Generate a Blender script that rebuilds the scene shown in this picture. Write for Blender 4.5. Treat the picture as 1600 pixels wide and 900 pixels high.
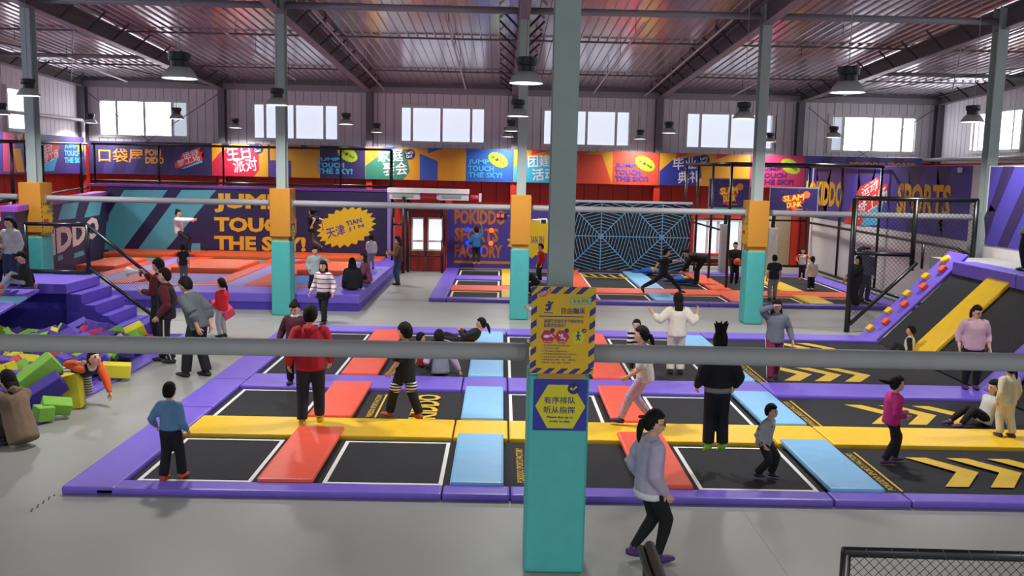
import bpy, bmesh, math, random
from mathutils import Vector, Matrix, Euler
random.seed(7)
sc = bpy.context.scene
for o in list(bpy.data.objects): bpy.data.objects.remove(o)
COL = sc.collection
V = Vector

# ------------------------------------------------------------------ camera
FPX, CH, ROLL, VPX, VPY = 1440.0, 3.8, 0.0195, 786.0, 264.0
_d = V(((VPX-800)/FPX, (VPY-450)/FPX, 1)).normalized()      # world +Y seen in camera axes (x right, y down, z forward)
_u = V((ROLL, -1, 0)); _u = (_u - _d*_u.dot(_d)).normalized()
_r = _d.cross(_u)
CAMROWS = [V((_r[i], _d[i], _u[i])) for i in range(3)]      # camera x, y(down), z(forward) in world axes
EYE = V((0, 0, CH))
cam = bpy.data.cameras.new('camera'); camo = bpy.data.objects.new('camera', cam); COL.objects.link(camo)
cam.sensor_width = 36; cam.lens = FPX/1600*36; cam.clip_end = 300; cam.clip_start = 0.05
cx, cy, cz = CAMROWS
camo.matrix_world = Matrix(((cx.x, -cy.x, -cz.x, EYE.x), (cx.y, -cy.y, -cz.y, EYE.y), (cx.z, -cy.z, -cz.z, EYE.z), (0, 0, 0, 1)))
sc.camera = camo

# ------------------------------------------------------------------ world, exposure
w = bpy.data.worlds.new('overcast'); sc.world = w; w.use_nodes = True
w.node_tree.nodes['Background'].inputs[0].default_value = (0.86, 0.93, 1.0, 1)
w.node_tree.nodes['Background'].inputs[1].default_value = 0.78
vs = sc.view_settings
vs.view_transform = 'Standard'; vs.look = 'None'; vs.exposure = 0.0; vs.gamma = 1.0; vs.use_curve_mapping = False
try:
    sc.cycles.use_denoising = True
    sc.cycles.max_bounces = 6; sc.cycles.diffuse_bounces = 3; sc.cycles.glossy_bounces = 3
except Exception: pass
LAMP_W = 138.0        # watts of one high-bay lamp
PANE_E = 0.85         # brightness of the milky window panes
SKY_E = 7.0          # brightness of the clear panes

# ------------------------------------------------------------------ pixel -> place (1600x900 frame)
def ray(x, y):
    a, b = (x-800)/FPX, (y-450)/FPX
    return cx*a + cy*b + cz
def onz(x, y, z=0.0):
    r = ray(x, y); return EYE + r*((z-CH)/r.z)
def ony(x, y, Y):
    r = ray(x, y); return EYE + r*(Y/r.y)
def onx(x, y, X):
    r = ray(x, y); return EYE + r*(X/r.x)

# ------------------------------------------------------------------ materials
def lin(c): return c/12.92 if c <= 0.04045 else ((c+0.055)/1.055)**2.4
def hexc(h):
    h = h.lstrip('#'); return tuple(lin(int(h[i:i+2], 16)/255) for i in (0, 2, 4)) + (1,)
MATS = {}
def mat(h, rough=0.55, metal=0.0, var=0.06, scale=6.0, spec=0.5, emit=0.0, bump=0.0):
    key = (h, rough, metal, var, scale, spec, emit, bump)
    if key in MATS: return MATS[key]
    m = bpy.data.materials.new('mat_'+h.lstrip('#')); m.use_nodes = True
    nt = m.node_tree; b = nt.nodes['Principled BSDF']; c = hexc(h)
    b.inputs['Roughness'].default_value = rough; b.inputs['Metallic'].default_value = metal
    b.inputs['Specular IOR Level'].default_value = spec
    if var > 0:
        tc = nt.nodes.new('ShaderNodeTexCoord'); n = nt.nodes.new('ShaderNodeTexNoise'); n.inputs['Scale'].default_value = scale
        n.inputs['Detail'].default_value = 3
        r = nt.nodes.new('ShaderNodeMapRange'); r.inputs[1].default_value = 0.3; r.inputs[2].default_value = 0.7
        r.inputs[3].default_value = 1-var; r.inputs[4].default_value = 1+var
        mx = nt.nodes.new('ShaderNodeVectorMath'); mx.operation = 'SCALE'; mx.inputs[0].default_value = c[:3]
        nt.links.new(tc.outputs['Object'], n.inputs['Vector']); nt.links.new(n.outputs['Fac'], r.inputs[0])
        nt.links.new(r.outputs[0], mx.inputs['Scale']); nt.links.new(mx.outputs[0], b.inputs['Base Color'])
        if bump > 0:
            bp = nt.nodes.new('ShaderNodeBump'); bp.inputs['Strength'].default_value = bump; bp.inputs['Distance'].default_value = 0.02
            nt.links.new(n.outputs['Fac'], bp.inputs['Height']); nt.links.new(bp.outputs[0], b.inputs['Normal'])
    else:
        b.inputs['Base Color'].default_value = c
    if emit > 0:
        b.inputs['Emission Color'].default_value = c; b.inputs['Emission Strength'].default_value = emit
    MATS[key] = m
    return m
def stripes(h1, h2, freq, duty=0.5, axis=2, rough=0.85):
    key = ('st', h1, h2, freq, duty, axis)
    if key in MATS: return MATS[key]
    m = bpy.data.materials.new('mat_stripe'); m.use_nodes = True; nt = m.node_tree; b = nt.nodes['Principled BSDF']
    b.inputs['Roughness'].default_value = rough
    tc = nt.nodes.new('ShaderNodeTexCoord'); sp = nt.nodes.new('ShaderNodeSeparateXYZ'); nt.links.new(tc.outputs['Object'], sp.inputs[0])
    mu = nt.nodes.new('ShaderNodeMath'); mu.operation = 'MULTIPLY'; mu.inputs[1].default_value = freq; nt.links.new(sp.outputs[axis], mu.inputs[0])
    fr = nt.nodes.new('ShaderNodeMath'); fr.operation = 'FRACT'; nt.links.new(mu.outputs[0], fr.inputs[0])
    gt = nt.nodes.new('ShaderNodeMath'); gt.operation = 'GREATER_THAN'; gt.inputs[1].default_value = duty; nt.links.new(fr.outputs[0], gt.inputs[0])
    mx = nt.nodes.new('ShaderNodeMix'); mx.data_type = 'RGBA'; mx.inputs[6].default_value = hexc(h1); mx.inputs[7].default_value = hexc(h2)
    nt.links.new(gt.outputs[0], mx.inputs[0]); nt.links.new(mx.outputs[2], b.inputs['Base Color'])
    MATS[key] = m; return m
def dots(h1, h2, scale, thr, rough=0.85):
    key = ('dot', h1, h2, scale, thr)
    if key in MATS: return MATS[key]
    m = bpy.data.materials.new('mat_dots'); m.use_nodes = True; nt = m.node_tree; b = nt.nodes['Principled BSDF']
    b.inputs['Roughness'].default_value = rough
    tc = nt.nodes.new('ShaderNodeTexCoord'); vo = nt.nodes.new('ShaderNodeTexVoronoi'); vo.inputs['Scale'].default_value = scale
    nt.links.new(tc.outputs['Object'], vo.inputs['Vector'])
    gt = nt.nodes.new('ShaderNodeMath'); gt.operation = 'GREATER_THAN'; gt.inputs[1].default_value = thr; nt.links.new(vo.outputs['Distance'], gt.inputs[0])
    mx = nt.nodes.new('ShaderNodeMix'); mx.data_type = 'RGBA'; mx.inputs[6].default_value = hexc(h2); mx.inputs[7].default_value = hexc(h1)
    nt.links.new(gt.outputs[0], mx.inputs[0]); nt.links.new(mx.outputs[2], b.inputs['Base Color'])
    MATS[key] = m; return m

PUR = mat('#765ed0', 0.42, var=0.05); PURD = mat('#4b37a8', 0.5); LIL = mat('#9d92dc', 0.45)
YEL = mat('#f2c31c', 0.42, var=0.04); COR = mat('#ee5a42', 0.42, var=0.05); ORG = mat('#f2612f', 0.45, var=0.05)
SKY = mat('#82bce6', 0.42, var=0.04); TEAL = mat('#4fb6b2', 0.5, var=0.04); OCH = mat('#c98a2c', 0.5, var=0.03)
BED = mat('#2c2c2f', 0.8, var=0.1, scale=14, spec=.22); BEDB = mat('#2f6fc4', 0.6); BEDP = mat('#8a7cc0', 0.6); BEDT = mat('#3fb0b8', 0.5)
BLK = mat('#0e0e12', 0.35, var=0.0, spec=0.6); BLKM = mat('#101014', 0.8, var=0.0); WHT = mat('#e8e6e0', 0.6, var=0.03)
STL = mat('#a2b0ad', 0.5, var=0.03); GRAY = mat('#8a8a8c', 0.55, var=0.03); DKS = mat('#6f6a70', 0.45, 0.2, var=0.05)
NAVY = mat('#2a2350', 0.55, var=0.03); RED = mat('#c02a1a', 0.5, var=0.06, scale=2); YELP = mat('#e6c21f', 0.5, var=0.02)
GOLD = mat('#e8b026', 0.5, var=0.02); PUW = mat('#463c96', 0.5, var=0.02); PUD = mat('#2e2450', 0.5, var=0.02)

# ------------------------------------------------------------------ mesh helpers
def obj(name, bm, m=None, parent=None, smooth=False):
    me = bpy.data.meshes.new(name)
    bmesh.ops.recalc_face_normals(bm, faces=bm.faces)
    bm.to_mesh(me); bm.free()
    return link(name, me, m, parent, smooth)
def link(name, me, m=None, parent=None, smooth=False):
    o = bpy.data.objects.new(name, me); COL.objects.link(o)
    if m is not None:
        for q in (m if isinstance(m, (list, tuple)) else [m]):
            me.materials.append(q)
    if smooth:
        for p in me.polygons: p.use_smooth = True
    if parent is not None: o.parent = parent
    return o
def tag(o, label=None, cat=None, group=None, kind=None):
    if label: o['label'] = label
    if cat: o['category'] = cat
    if group: o['group'] = group
    if kind: o['kind'] = kind
    return o
def empty(name, label, cat, loc=(0, 0, 0), group=None, rz=0.0):
    o = bpy.data.objects.new(name, None); COL.objects.link(o); o.location = loc; o.rotation_euler = (0, 0, rz); o.empty_display_size = 0.1
    return tag(o, label, cat, group)
def bx(bm, x0, x1, y0, y1, z0, z1, bev=0.0, seg=2, mtx=None):
    r = bmesh.ops.create_cube(bm, size=1.0); vs_ = r['verts']
    for v in vs_:
        v.co = V(((x0+x1)/2 + v.co.x*(x1-x0), (y0+y1)/2 + v.co.y*(y1-y0), (z0+z1)/2 + v.co.z*(z1-z0)))
    if bev > 0:
        es = list({e for v in vs_ for e in v.link_edges})
        g = bmesh.ops.bevel(bm, geom=es, offset=bev, segments=seg, affect='EDGES', profile=0.6)
        vs_ = list({v for f in g['faces'] for v in f.verts} | {v for v in vs_ if v.is_valid})
    if mtx is not None:
        for v in vs_: v.co = mtx @ v.co
    return vs_
def box(name, x0, x1, y0, y1, z0, z1, m, parent=None, bev=0.0, seg=2, mtx=None):
    bm = bmesh.new(); bx(bm, x0, x1, y0, y1, z0, z1, bev, seg, mtx)
    return obj(name, bm, m, parent)
def tube(bm, pts, r, n=8, caps=True):
    pts = [V(p) for p in pts]; rs = r if isinstance(r, (list, tuple)) else [r]*len(pts)
    rings = []; up0 = None
    for i, p in enumerate(pts):
        a = pts[max(i-1, 0)]; b = pts[min(i+1, len(pts)-1)]; t = (b-a).normalized()
        ref = V((0, 0, 1)) if abs(t.z) < 0.95 else V((1, 0, 0))
        if up0 is not None: ref = up0
        s = t.cross(ref)
        if s.length < 1e-5: s = t.cross(V((0.3, 1, 0.2)))
        s.normalize(); u = s.cross(t); up0 = u
        rings.append([bm.verts.new(p + (s*math.cos(2*math.pi*k/n) + u*math.sin(2*math.pi*k/n))*rs[i]) for k in range(n)])
    for a, b in zip(rings, rings[1:]):
        for k in range(n): bm.faces.new((a[k], a[(k+1) % n], b[(k+1) % n], b[k]))
    if caps: bm.faces.new(rings[0][::-1]); bm.faces.new(rings[-1])
def tubeo(name, pts, r, m, parent=None, n=8):
    bm = bmesh.new(); tube(bm, pts, r, n); return obj(name, bm, m, parent, smooth=(n > 6))
def lathe(bm, prof, n=16, c=(0, 0, 0)):
    rings = [[bm.verts.new((c[0]+r*math.cos(2*math.pi*k/n), c[1]+r*math.sin(2*math.pi*k/n), c[2]+z)) for k in range(n)] for r, z in prof]
    for a, b in zip(rings, rings[1:]):
        for k in range(n): bm.faces.new((a[k], a[(k+1) % n], b[(k+1) % n], b[k]))
    return rings
class Fr:                                             # a plane in the place: u to the viewer's right, v up, n towards the viewer
    def __init__(s, O, R, U=(0, 0, 1)):
        s.O = V(O); s.R = V(R).normalized(); s.U = V(U).normalized(); s.N = s.R.cross(s.U)
    def p(s, u, v, d=0.0): return s.O + s.R*u + s.U*v + s.N*d
    def px(s, x, y):
        r = ray(x, y); t = (s.O-EYE).dot(s.N)/r.dot(s.N); q = EYE + r*t - s.O
        return q.dot(s.R), q.dot(s.U)
def FY(Y): return Fr((0, Y, 0), (1, 0, 0))
def FXl(X): return Fr((X, 0, 0), (0, 1, 0))            # wall on the left, seen from +X: u = Y
def FXr(X): return Fr((X, 0, 0), (0, -1, 0))           # wall on the right, seen from -X: u = -Y
def board(name, fr, u0, v0, u1, v1, th, m, parent=None):
    bm = bmesh.new(); c = [(u0, v0), (u1, v0), (u1, v1), (u0, v1)]
    f = [bm.verts.new(fr.p(u, v, 0)) for u, v in c]; b = [bm.verts.new(fr.p(u, v, -th)) for u, v in c]
    bm.faces.new(f); bm.faces.new(b[::-1])
    for k in range(4): bm.faces.new((f[k], b[k], b[(k+1) % 4], f[(k+1) % 4]))
    return obj(name, bm, m, parent)
def decal(parent, name, fr, polys, m, d=0.006):
    bm = bmesh.new()
    if polys and not isinstance(polys[0][0], (list, tuple)): polys = [polys]
    for pl in polys:
        fs = bm.faces.new([bm.verts.new(fr.p(u, v, d)) for u, v in pl])
    bmesh.ops.triangulate(bm, faces=bm.faces)
    bm.normal_update()
    for f in bm.faces:
        if f.normal.dot(fr.N) < 0: f.normal_flip()
    me = bpy.data.meshes.new(name); bm.to_mesh(me); bm.free()
    return link(name, me, m, parent)
_txt = {}
def glyphs(s, bold):
    if any(ord(c_) > 0x2e80 for c_ in s): bold = min(bold*.3, .012)
    k = (s, bold)
    if k in _txt: return _txt[k]
    cu = bpy.data.curves.new('t', 'FONT'); cu.body = s; cu.offset = bold; cu.resolution_u = 2; cu.fill_mode = 'FRONT'; cu.space_line = 0.9
    to = bpy.data.objects.new('t', cu); COL.objects.link(to)
    dg = bpy.context.evaluated_depsgraph_get(); me = to.evaluated_get(dg).to_mesh()
    vv = [(v.co.x, v.co.y) for v in me.vertices]; ff = [tuple(p.vertices) for p in me.polygons]
    to.to_mesh_clear() if hasattr(to, 'to_mesh_clear') else None
    bpy.data.objects.remove(to); bpy.data.curves.remove(cu)
    _txt[k] = (vv, ff); return _txt[k]
def text(parent, s, fr, uc, vc, wd, ht, m, bold=0.02, rot=0.0, d=0.01, shear=0.0, name='lettering'):
    vv, ff = glyphs(s, bold)
    if not vv: return None
    x0 = min(v[0] for v in vv); x1 = max(v[0] for v in vv); y0 = min(v[1] for v in vv); y1 = max(v[1] for v in vv)
    ca, sa = math.cos(rot), math.sin(rot); me = bpy.data.meshes.new(name); out = []
    for x, y in vv:
        a = ((x-x0)/(x1-x0)-0.5)*wd; b = ((y-y0)/(y1-y0)-0.5)*ht; a += shear*b
        out.append(fr.p(uc + a*ca - b*sa, vc + a*sa + b*ca, d))
    me.from_pydata([tuple(q) for q in out], [], ff); me.update()
    return link(name, me, m, parent)
def textpx(parent, s, fr, x0, y0, x1, y1, m, bold=0.02, rot=0.0, d=0.01, shear=0.0):
    yc = (y0+y1)/2; xc = (x0+x1)/2
    uc, vc = fr.px(xc, yc); ua, _ = fr.px(x0, yc); ub, _ = fr.px(x1, yc); _, va = fr.px(xc, y1); _, vb = fr.px(xc, y0)
    q = .9 if len(s) == 2 and ord(s[0]) > 0x2e80 else 1.0
    return text(parent, s, fr, uc, vc, abs(ub-ua)*q, abs(vb-va)*q, m, bold, rot, d, shear)
def pxpoly(fr, pts): return [fr.px(x, y) for x, y in pts]
def burst(uc, vc, a, b, n, inner=0.86, rot=0.0):
    out = []
    for k in range(2*n):
        q = 1.0 if k % 2 == 0 else inner; t = math.pi*k/n
        x, y = a*q*math.cos(t), b*q*math.sin(t)
        out.append((uc + x*math.cos(rot) - y*math.sin(rot), vc + x*math.sin(rot) + y*math.cos(rot)))
    return out
def circ(uc, vc, r, n=20, ry=None): return [(uc + r*math.cos(2*math.pi*k/n), vc + (ry or r)*math.sin(2*math.pi*k/n)) for k in range(n)]
def burstfan(parent, name, fr, uc, vc, a, b, n, inner, rot, m, d):
    p = burst(uc, vc, a, b, n, inner, rot)
    return decal(parent, name, fr, [[(uc, vc), p[k], p[(k+1) % len(p)]] for k in range(len(p))], m, d)
def netmesh(parent, fr, quad, cell, r, m, name='net'):    # diamond netting inside a convex quad (u, v), as thin wires
    bm = bmesh.new(); us = [q[0] for q in quad]; v_ = [q[1] for q in quad]
    def clip(p, dr):
        t0, t1 = -1e9, 1e9; n = len(quad)
        for i in range(n):
            a, b = quad[i], quad[(i+1) % n]; ex, ey = b[0]-a[0], b[1]-a[1]; nx, ny = -ey, ex
            den = nx*dr[0] + ny*dr[1]; num = nx*(p[0]-a[0]) + ny*(p[1]-a[1])
            if abs(den) < 1e-9:
                if num < 0: return None
                continue
            t = -num/den
            if den > 0: t0 = max(t0, t)
            else: t1 = min(t1, t)
        return (t0, t1) if t1 > t0 + 1e-4 else None
    area = sum(quad[i][0]*quad[(i+1) % 4][1] - quad[(i+1) % 4][0]*quad[i][1] for i in range(4))
    if area < 0: quad = quad[::-1]
    c0, c1 = min(us)+min(v_)-1, max(us)+max(v_)+1
    for sgn in (1, -1):
        k = -400
        lo = min(us[i]-sgn*v_[i] for i in range(4)); hi = max(us[i]-sgn*v_[i] for i in range(4)); q = lo
        while q < hi:
            c = clip((q, 0.0), (sgn*1.0, 1.0))
            if c: tube(bm, [fr.p(q+sgn*c[0], c[0], 0), fr.p(q+sgn*c[1], c[1], 0)], r, 3, False)
            q += cell*1.4142
    return tag(obj(name, bm, m, parent), kind='stuff')
# ================================================================== the hall
WX0, WX1, WY1, WY0 = -17.5, 18.2, 39.0, -6.0
def ceil_z(Y): return 7.2 + (WY1-Y)*0.055
# floor
bm = bmesh.new(); bx(bm, WX0-0.3, WX1+0.3, WY0, WY1+0.3, -0.2, 0.0)
fm = mat('#9a9b95', 0.4, var=0.05, scale=0.5)
floor = tag(obj('floor', bm, fm), kind='structure')
# mat seams near the corner of the front court
bm = bmesh.new()
a, b = onz(46, 800), onz(86, 772)
for k in range(9):
    p = a.lerp(b, k/9); q = a.lerp(b, (k+0.55)/9); s = V((-(q-p).y, (q-p).x, 0)).normalized()*(0.012 if k % 2 else -0.012)
    tube(bm, [p+s+V((0, 0, .002)), q+s+V((0, 0, .002))], 0.006, 4)
obj('mat_seam', bm, BLKM, floor)
bm = bmesh.new()
for x in (-5.6, 2.8, 7.0): bx(bm, x-.004, x+.004, 6.0, 10.15, 0, .0015)
for y in (22.6, 24.9): bx(bm, -3.4 if y > 20 else -16, 8.2, y-.004, y+.004, 0, .0015)
obj('mat_seam', bm, mat('#8e8f8a', .5, var=0), floor)

# ceiling: one ribbed sheet repeated across the roof
ceil = tag(box('ceiling', WX0-0.3, WX1+0.3, WY0, 8.3, ceil_z(8.3)+.1, ceil_z(8.3)+.2, DKS), kind='structure')
CEM = mat('#b9b1b8', 0.2, 0.62, var=0.08, scale=0.8, bump=.06)
L = WY1+.2-8.3; pw = 0.275
bm = bmesh.new(); prof = [(-.1375, 0), (-.05, 0), (.085, .0), (.1, -.035), (.125, -.035), (.1375, 0)]
y0, y1 = 8.3, WY1+.2
ra = [bm.verts.new((x, y0, ceil_z(y0)+z)) for x, z in prof]; rb = [bm.verts.new((x, y1, ceil_z(y1)+z)) for x, z in prof]
for k in range(len(prof)-1): bm.faces.new((ra[k], rb[k], rb[k+1], ra[k+1]))
me = bpy.data.meshes.new('roof_sheet'); bm.to_mesh(me); bm.free(); me.materials.append(CEM)
x = WX0
while x < WX1:
    o = bpy.data.objects.new('roof_sheet', me); COL.objects.link(o); o.location = (x+pw/2, 0, 0); o.parent = ceil; x += pw
# purlins seen as thin lines
for i, Y in enumerate((28.8, 35.1)):
    tag(tubeo('purlin', [(WX0, Y, ceil_z(Y)-.07), (WX1, Y, ceil_z(Y)-.07)], 0.03, DKS, n=4),
        'thin grey roof purlin, %s counted from the window wall' % ('second', 'first')[i], 'purlin', 'thin roof purlins')

# walls: backing boards with vertical metal panels
PANW = mat('#ded8de', 0.5, 0.0, var=0.03, scale=2); GAP = mat('#6e6a70', .7, var=0)
WIN_C = (-14.95, -8.7, -2.6, 3.45, 9.45, 15.45); WIN_HW, WZ0, WZ1 = 1.8, 4.86, 6.26
wb = tag(box('wall_back', WX0-.3, WX1+.3, WY1+.12, WY1+.3, 0, 7.3, GAP), kind='structure')
def panel_mesh(w_, h_, t=.05):
    k = ('pm', round(w_, 3), round(h_, 3))
    if k not in _txt:
        bm = bmesh.new(); bx(bm, -w_/2+.008, w_/2-.008, -t, 0, 0, h_, .006, 1); me = bpy.data.meshes.new('wall_panel'); bmesh.ops.recalc_face_normals(bm, faces=bm.faces); bm.to_mesh(me); bm.free(); _txt[k] = me
    return _txt[k]
def put_panel(par, fr, u, z0, w_, h_, m, nm):
    key = (nm, w_, h_)
    me = panel_mesh(w_, h_)
    if not me.materials: me.materials.append(m)
    if me.materials[0] != m:
        k2 = ('pm2', w_, h_, m.name)
        if k2 not in _txt: q = me.copy(); q.materials[0] = m; _txt[k2] = q
        me = _txt[k2]
    o = bpy.data.objects.new(nm, me); COL.objects.link(o); o.parent = par
    p = fr.p(u, z0, 0); Mx = Matrix((fr.R, -fr.N, fr.U)).transposed().to_4x4(); Mx.translation = p
    o.matrix_local = Mx
PW = 0.34
def clad(par, fr, u0, u1, wins, ztop=6.95):
    n = round((u1-u0)/PW); w_ = round((u1-u0)/n, 4)
    for k in range(n):
        u = u0 + (k+.5)*w_
        inw = any(abs(u-c) < hw for c, hw in wins)
        if inw:
            put_panel(par, fr, u, 4.4, w_, round(WZ0-4.4, 3), PANW, 'wall_panel'); put_panel(par, fr, u, WZ1, w_, round(ztop-WZ1, 3), PANW, 'wall_panel')
        else: put_panel(par, fr, u, 4.4, w_, round(ztop-4.4, 3), PANW, 'wall_panel')
    n = round((u1-u0)/.62); w_ = round((u1-u0)/n, 4)
    for k in range(n): put_panel(par, fr, u0+(k+.5)*w_, 0, w_, 4.4, RED, 'red_wall_panel')
clad(wb, FY(WY1+.05), WX0, WX1, [(c, WIN_HW) for c in WIN_C])
wl = tag(box('wall_left', WX0-.3, WX0-.12, WY0, WY1+.3, 0, 9, GAP), kind='structure')
clad(wl, FXl(WX0-.05), 24.0, WY1, [(33.6, .55), (25, 1.75)], 7.0)
wr = tag(box('wall_right', WX1+.12, WX1+.3, WY0, WY1+.3, 0, 9, GAP), kind='structure')
clad(wr, FXr(WX1+.05), -WY1, -24.0, [(-34.3, 1.75), (-25, 1.75)], 7.0)
# gable infill under the sloping roof of the side walls
for nm, X in (('wall_left', WX0), ('wall_right', WX1)):
    bm = bmesh.new(); ps = [(24.0, 7.0), (39.0, 7.0), (39.0, ceil_z(39)), (24.0, ceil_z(24))]
    vv = [bm.verts.new((X, y, z)) for y, z in ps]; bm.faces.new(vv); obj('gable_sheet', bm, PANW, wl if X < 0 else wr)
# eave flashing
tag(box('trim_1', WX0, WX1, WY1-.18, WY1+.05, 6.82, 7.06, mat('#9a949c', .5, var=.02)), kind='structure')
tag(box('trim_2', WX0, WX1, WY1-.16, WY1+.1, 7.06, 7.3, DKS), kind='structure')
# windows
FRM = mat('#d9d6d8', 0.5, var=0.02)
PANE_M = mat('#dfe9f7', 0.5, var=0.0, emit=PANE_E); PANE_S = mat('#f6f8ff', 0.4, var=0.0, emit=SKY_E); PANE_B = mat('#c3ccd6', 0.4, var=0, emit=.75)
wn = 0
def window(fr, uc, hw, z0, z1, panes, pmats, structure=True):
    global wn; wn += 1
    bm = bmesh.new(); t = .07
    def fb(u0, u1, v0, v1, d0, d1):
        c = [(u0, v0), (u1, v0), (u1, v1), (u0, v1)]; f = [bm.verts.new(fr.p(u, v, d1)) for u, v in c]; b = [bm.verts.new(fr.p(u, v, d0)) for u, v in c]
        bm.faces.new(f); bm.faces.new(b[::-1])
        for k in range(4): bm.faces.new((f[k], b[k], b[(k+1) % 4], f[(k+1) % 4]))
    fb(uc-hw-.09, uc+hw+.09, z1-.02, z1+.1, -.1, .08); fb(uc-hw-.09, uc+hw+.09, z0-.1, z0+.02, -.1, .1)
    fb(uc-hw-.09, uc-hw+.02, z0, z1, -.1, .08); fb(uc+hw-.02, uc+hw+.09, z0, z1, -.1, .08)
    tot = sum(panes); u = uc-hw; edges = []
    for i, q in enumerate(panes):
        u2 = u + 2*hw*q/tot; edges.append((u, u2))
        if i < len(panes)-1: fb(u2-.05, u2+.05, z0, z1, -.08, .05)
        u = u2
    o = tag(obj('window_%d' % wn, bm, FRM), kind='structure')
    for (a, b), pm in zip(edges, pmats):
        board('pane', Fr(fr.p(0, 0, -.05), fr.R), a+.04, z0+.01, b-.04, z1-.01, .02, pm, o)
fb_ = FY(WY1+.02)
S_, M_ = PANE_S, PANE_M
pm_for = [(S_, S_, S_, PANE_B), (M_, M_, M_, M_), (M_, M_, M_, M_), (M_, M_, M_, M_), (M_, M_, M_, M_), (PANE_B, S_, S_, S_)]
for c, pm in zip(WIN_C, pm_for):
    window(fb_, c, WIN_HW, WZ0, WZ1, (1.05, 1.75, 1.75, 0.95) if c in (WIN_C[0],) else (.8, 1.75, 1.75, .8), pm)
window(FXl(WX0+.02), 33.6, .55, WZ0, WZ1, (1,), (S_,))
window(FXr(WX1-.02), -34.3, 1.75, WZ0, WZ1, (.8, 1.75, 1.75, .8), (S_, S_, S_, S_))

for Y_ in (7, 13, 19, 25):  # unseen side windows, added so daylight brightens walls and roof
    window(FXl(WX0+.02), Y_, 1.75, WZ0, WZ1, (.8, 1.75, 1.75, .8), (S_,)*4); window(FXr(WX1-.02), -Y_, 1.75, WZ0, WZ1, (.8, 1.75, 1.75, .8), (S_,)*4)
# wall columns, roof rafters, tie pipes
COLX = (-17.35, -11.62, -5.55, 0.45, 6.42, 12.3, 18.1)
ordn = ('first', 'second', 'third', 'fourth', 'fifth', 'sixth', 'seventh')
CLM = mat('#6a6470', .5, var=.04)
for i, X in enumerate(COLX):
    def hb(z0, z1):
        bm = bmesh.new(); bx(bm, -.13, .13, -.4, -.35, z0, z1); bx(bm, -.02, .02, -.35, -.05, z0, z1); bx(bm, -.13, .13, -.05, 0, z0, z1); return bm
    r_ = bpy.data.objects.new('wall_column', None); COL.objects.link(r_); r_.location = (X, 38.96, 0)
    obj('upper_shaft', hb(4.4, 6.8), CLM, r_); obj('red_lower_shaft', hb(0, 4.4), RED, r_)
    tag(r_, 'dark grey steel column against the window wall, %s from the left corner' % ordn[i], 'column', 'steel columns of the window wall')
RFM = mat('#7e7480', .45, 0.1, var=.05); RFW = mat('#5c585c', .5, .1, var=.05)
for i, X in enumerate(COLX):
    root = empty('roof_rafter', 'sloping grey steel roof rafter, %s from the left wall' % ordn[i], 'rafter', (X, 38.9, 7.0), 'sloping roof rafters')
    def rb(Y): return ceil_z(Y) - (.42 + .2*max(0, min(1, (39-Y)/15.7)))
    bm = bmesh.new(); ys = [38.95, 23.3, 8.3]
    for k in range(2):
        a, b = ys[k], ys[k+1]
        vv = [bm.verts.new((-.02, a-38.9, rb(a)-7)), bm.verts.new((-.02, b-38.9, rb(b)-7)), bm.verts.new((-.02, b-38.9, ceil_z(b)-7.1)), bm.verts.new((-.02, a-38.9, ceil_z(a)-7.1))]
        v2 = [bm.verts.new(v.co + V((.04, 0, 0))) for v in vv]; bm.faces.new(vv); bm.faces.new(v2[::-1])
    obj('web', bm, RFW, root)
    for nm, zf in (('lower_flange', lambda Y: rb(Y)), ('upper_flange', lambda Y: ceil_z(Y)-.1)):
        bm = bmesh.new()
        for k in range(2):
            a, b = ys[k], ys[k+1]
            c = [(-.13, a, zf(a)), (.13, a, zf(a)), (.13, b, zf(b)), (-.13, b, zf(b))]
            lo = [bm.verts.new((p[0], p[1]-38.9, p[2]-7)) for p in c]; hi = [bm.verts.new((p[0], p[1]-38.9, p[2]-6.975)) for p in c]
            bm.faces.new(lo[::-1]); bm.faces.new(hi)
            for q in range(4): bm.faces.new((lo[q], lo[(q+1) % 4], hi[(q+1) % 4], hi[q]))
        obj(nm, bm, RFM, root)
    for Y in (24.6, 26.2, 27.8, 29.4, 31.2, 33.0, 34.8, 36.2, 37.6):
        bm = bmesh.new(); sd = 1 if X < .4 else -1
        for s in ((sd,) if abs(X-.45) > .2 else (-1, 1)):
            tube(bm, [(s*.1, Y-38.9, rb(Y)-7+.03), (s*.62, Y-38.9, ceil_z(Y)-7-.04)], .028, 4)
        obj('fly_brace', bm, BLK, root)
# tie pipes at the mid row of columns
for i in range(len(COLX)-1):
    a, b = COLX[i]+.16, COLX[i+1]-.16
    tag(tubeo('tie_pipe', [(a, 23.3, 7.66), (b, 23.3, 7.66)], .085, mat('#8d888e', .5, var=.03), n=12),
        'round grey tie pipe under the roof, bay %s from the left' % ordn[i], 'pipe', 'tie pipes between the mid columns')
    if i in (0, 5): tag(tubeo('tie_pipe', [(a, 31.2, 7.2), (b, 31.2, 7.2)], .07, mat('#8d888e', .5, var=.03), n=10),
        'grey tie pipe in the %s end bay near the windows' % ('left' if i == 0 else 'right'), 'pipe')
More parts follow.
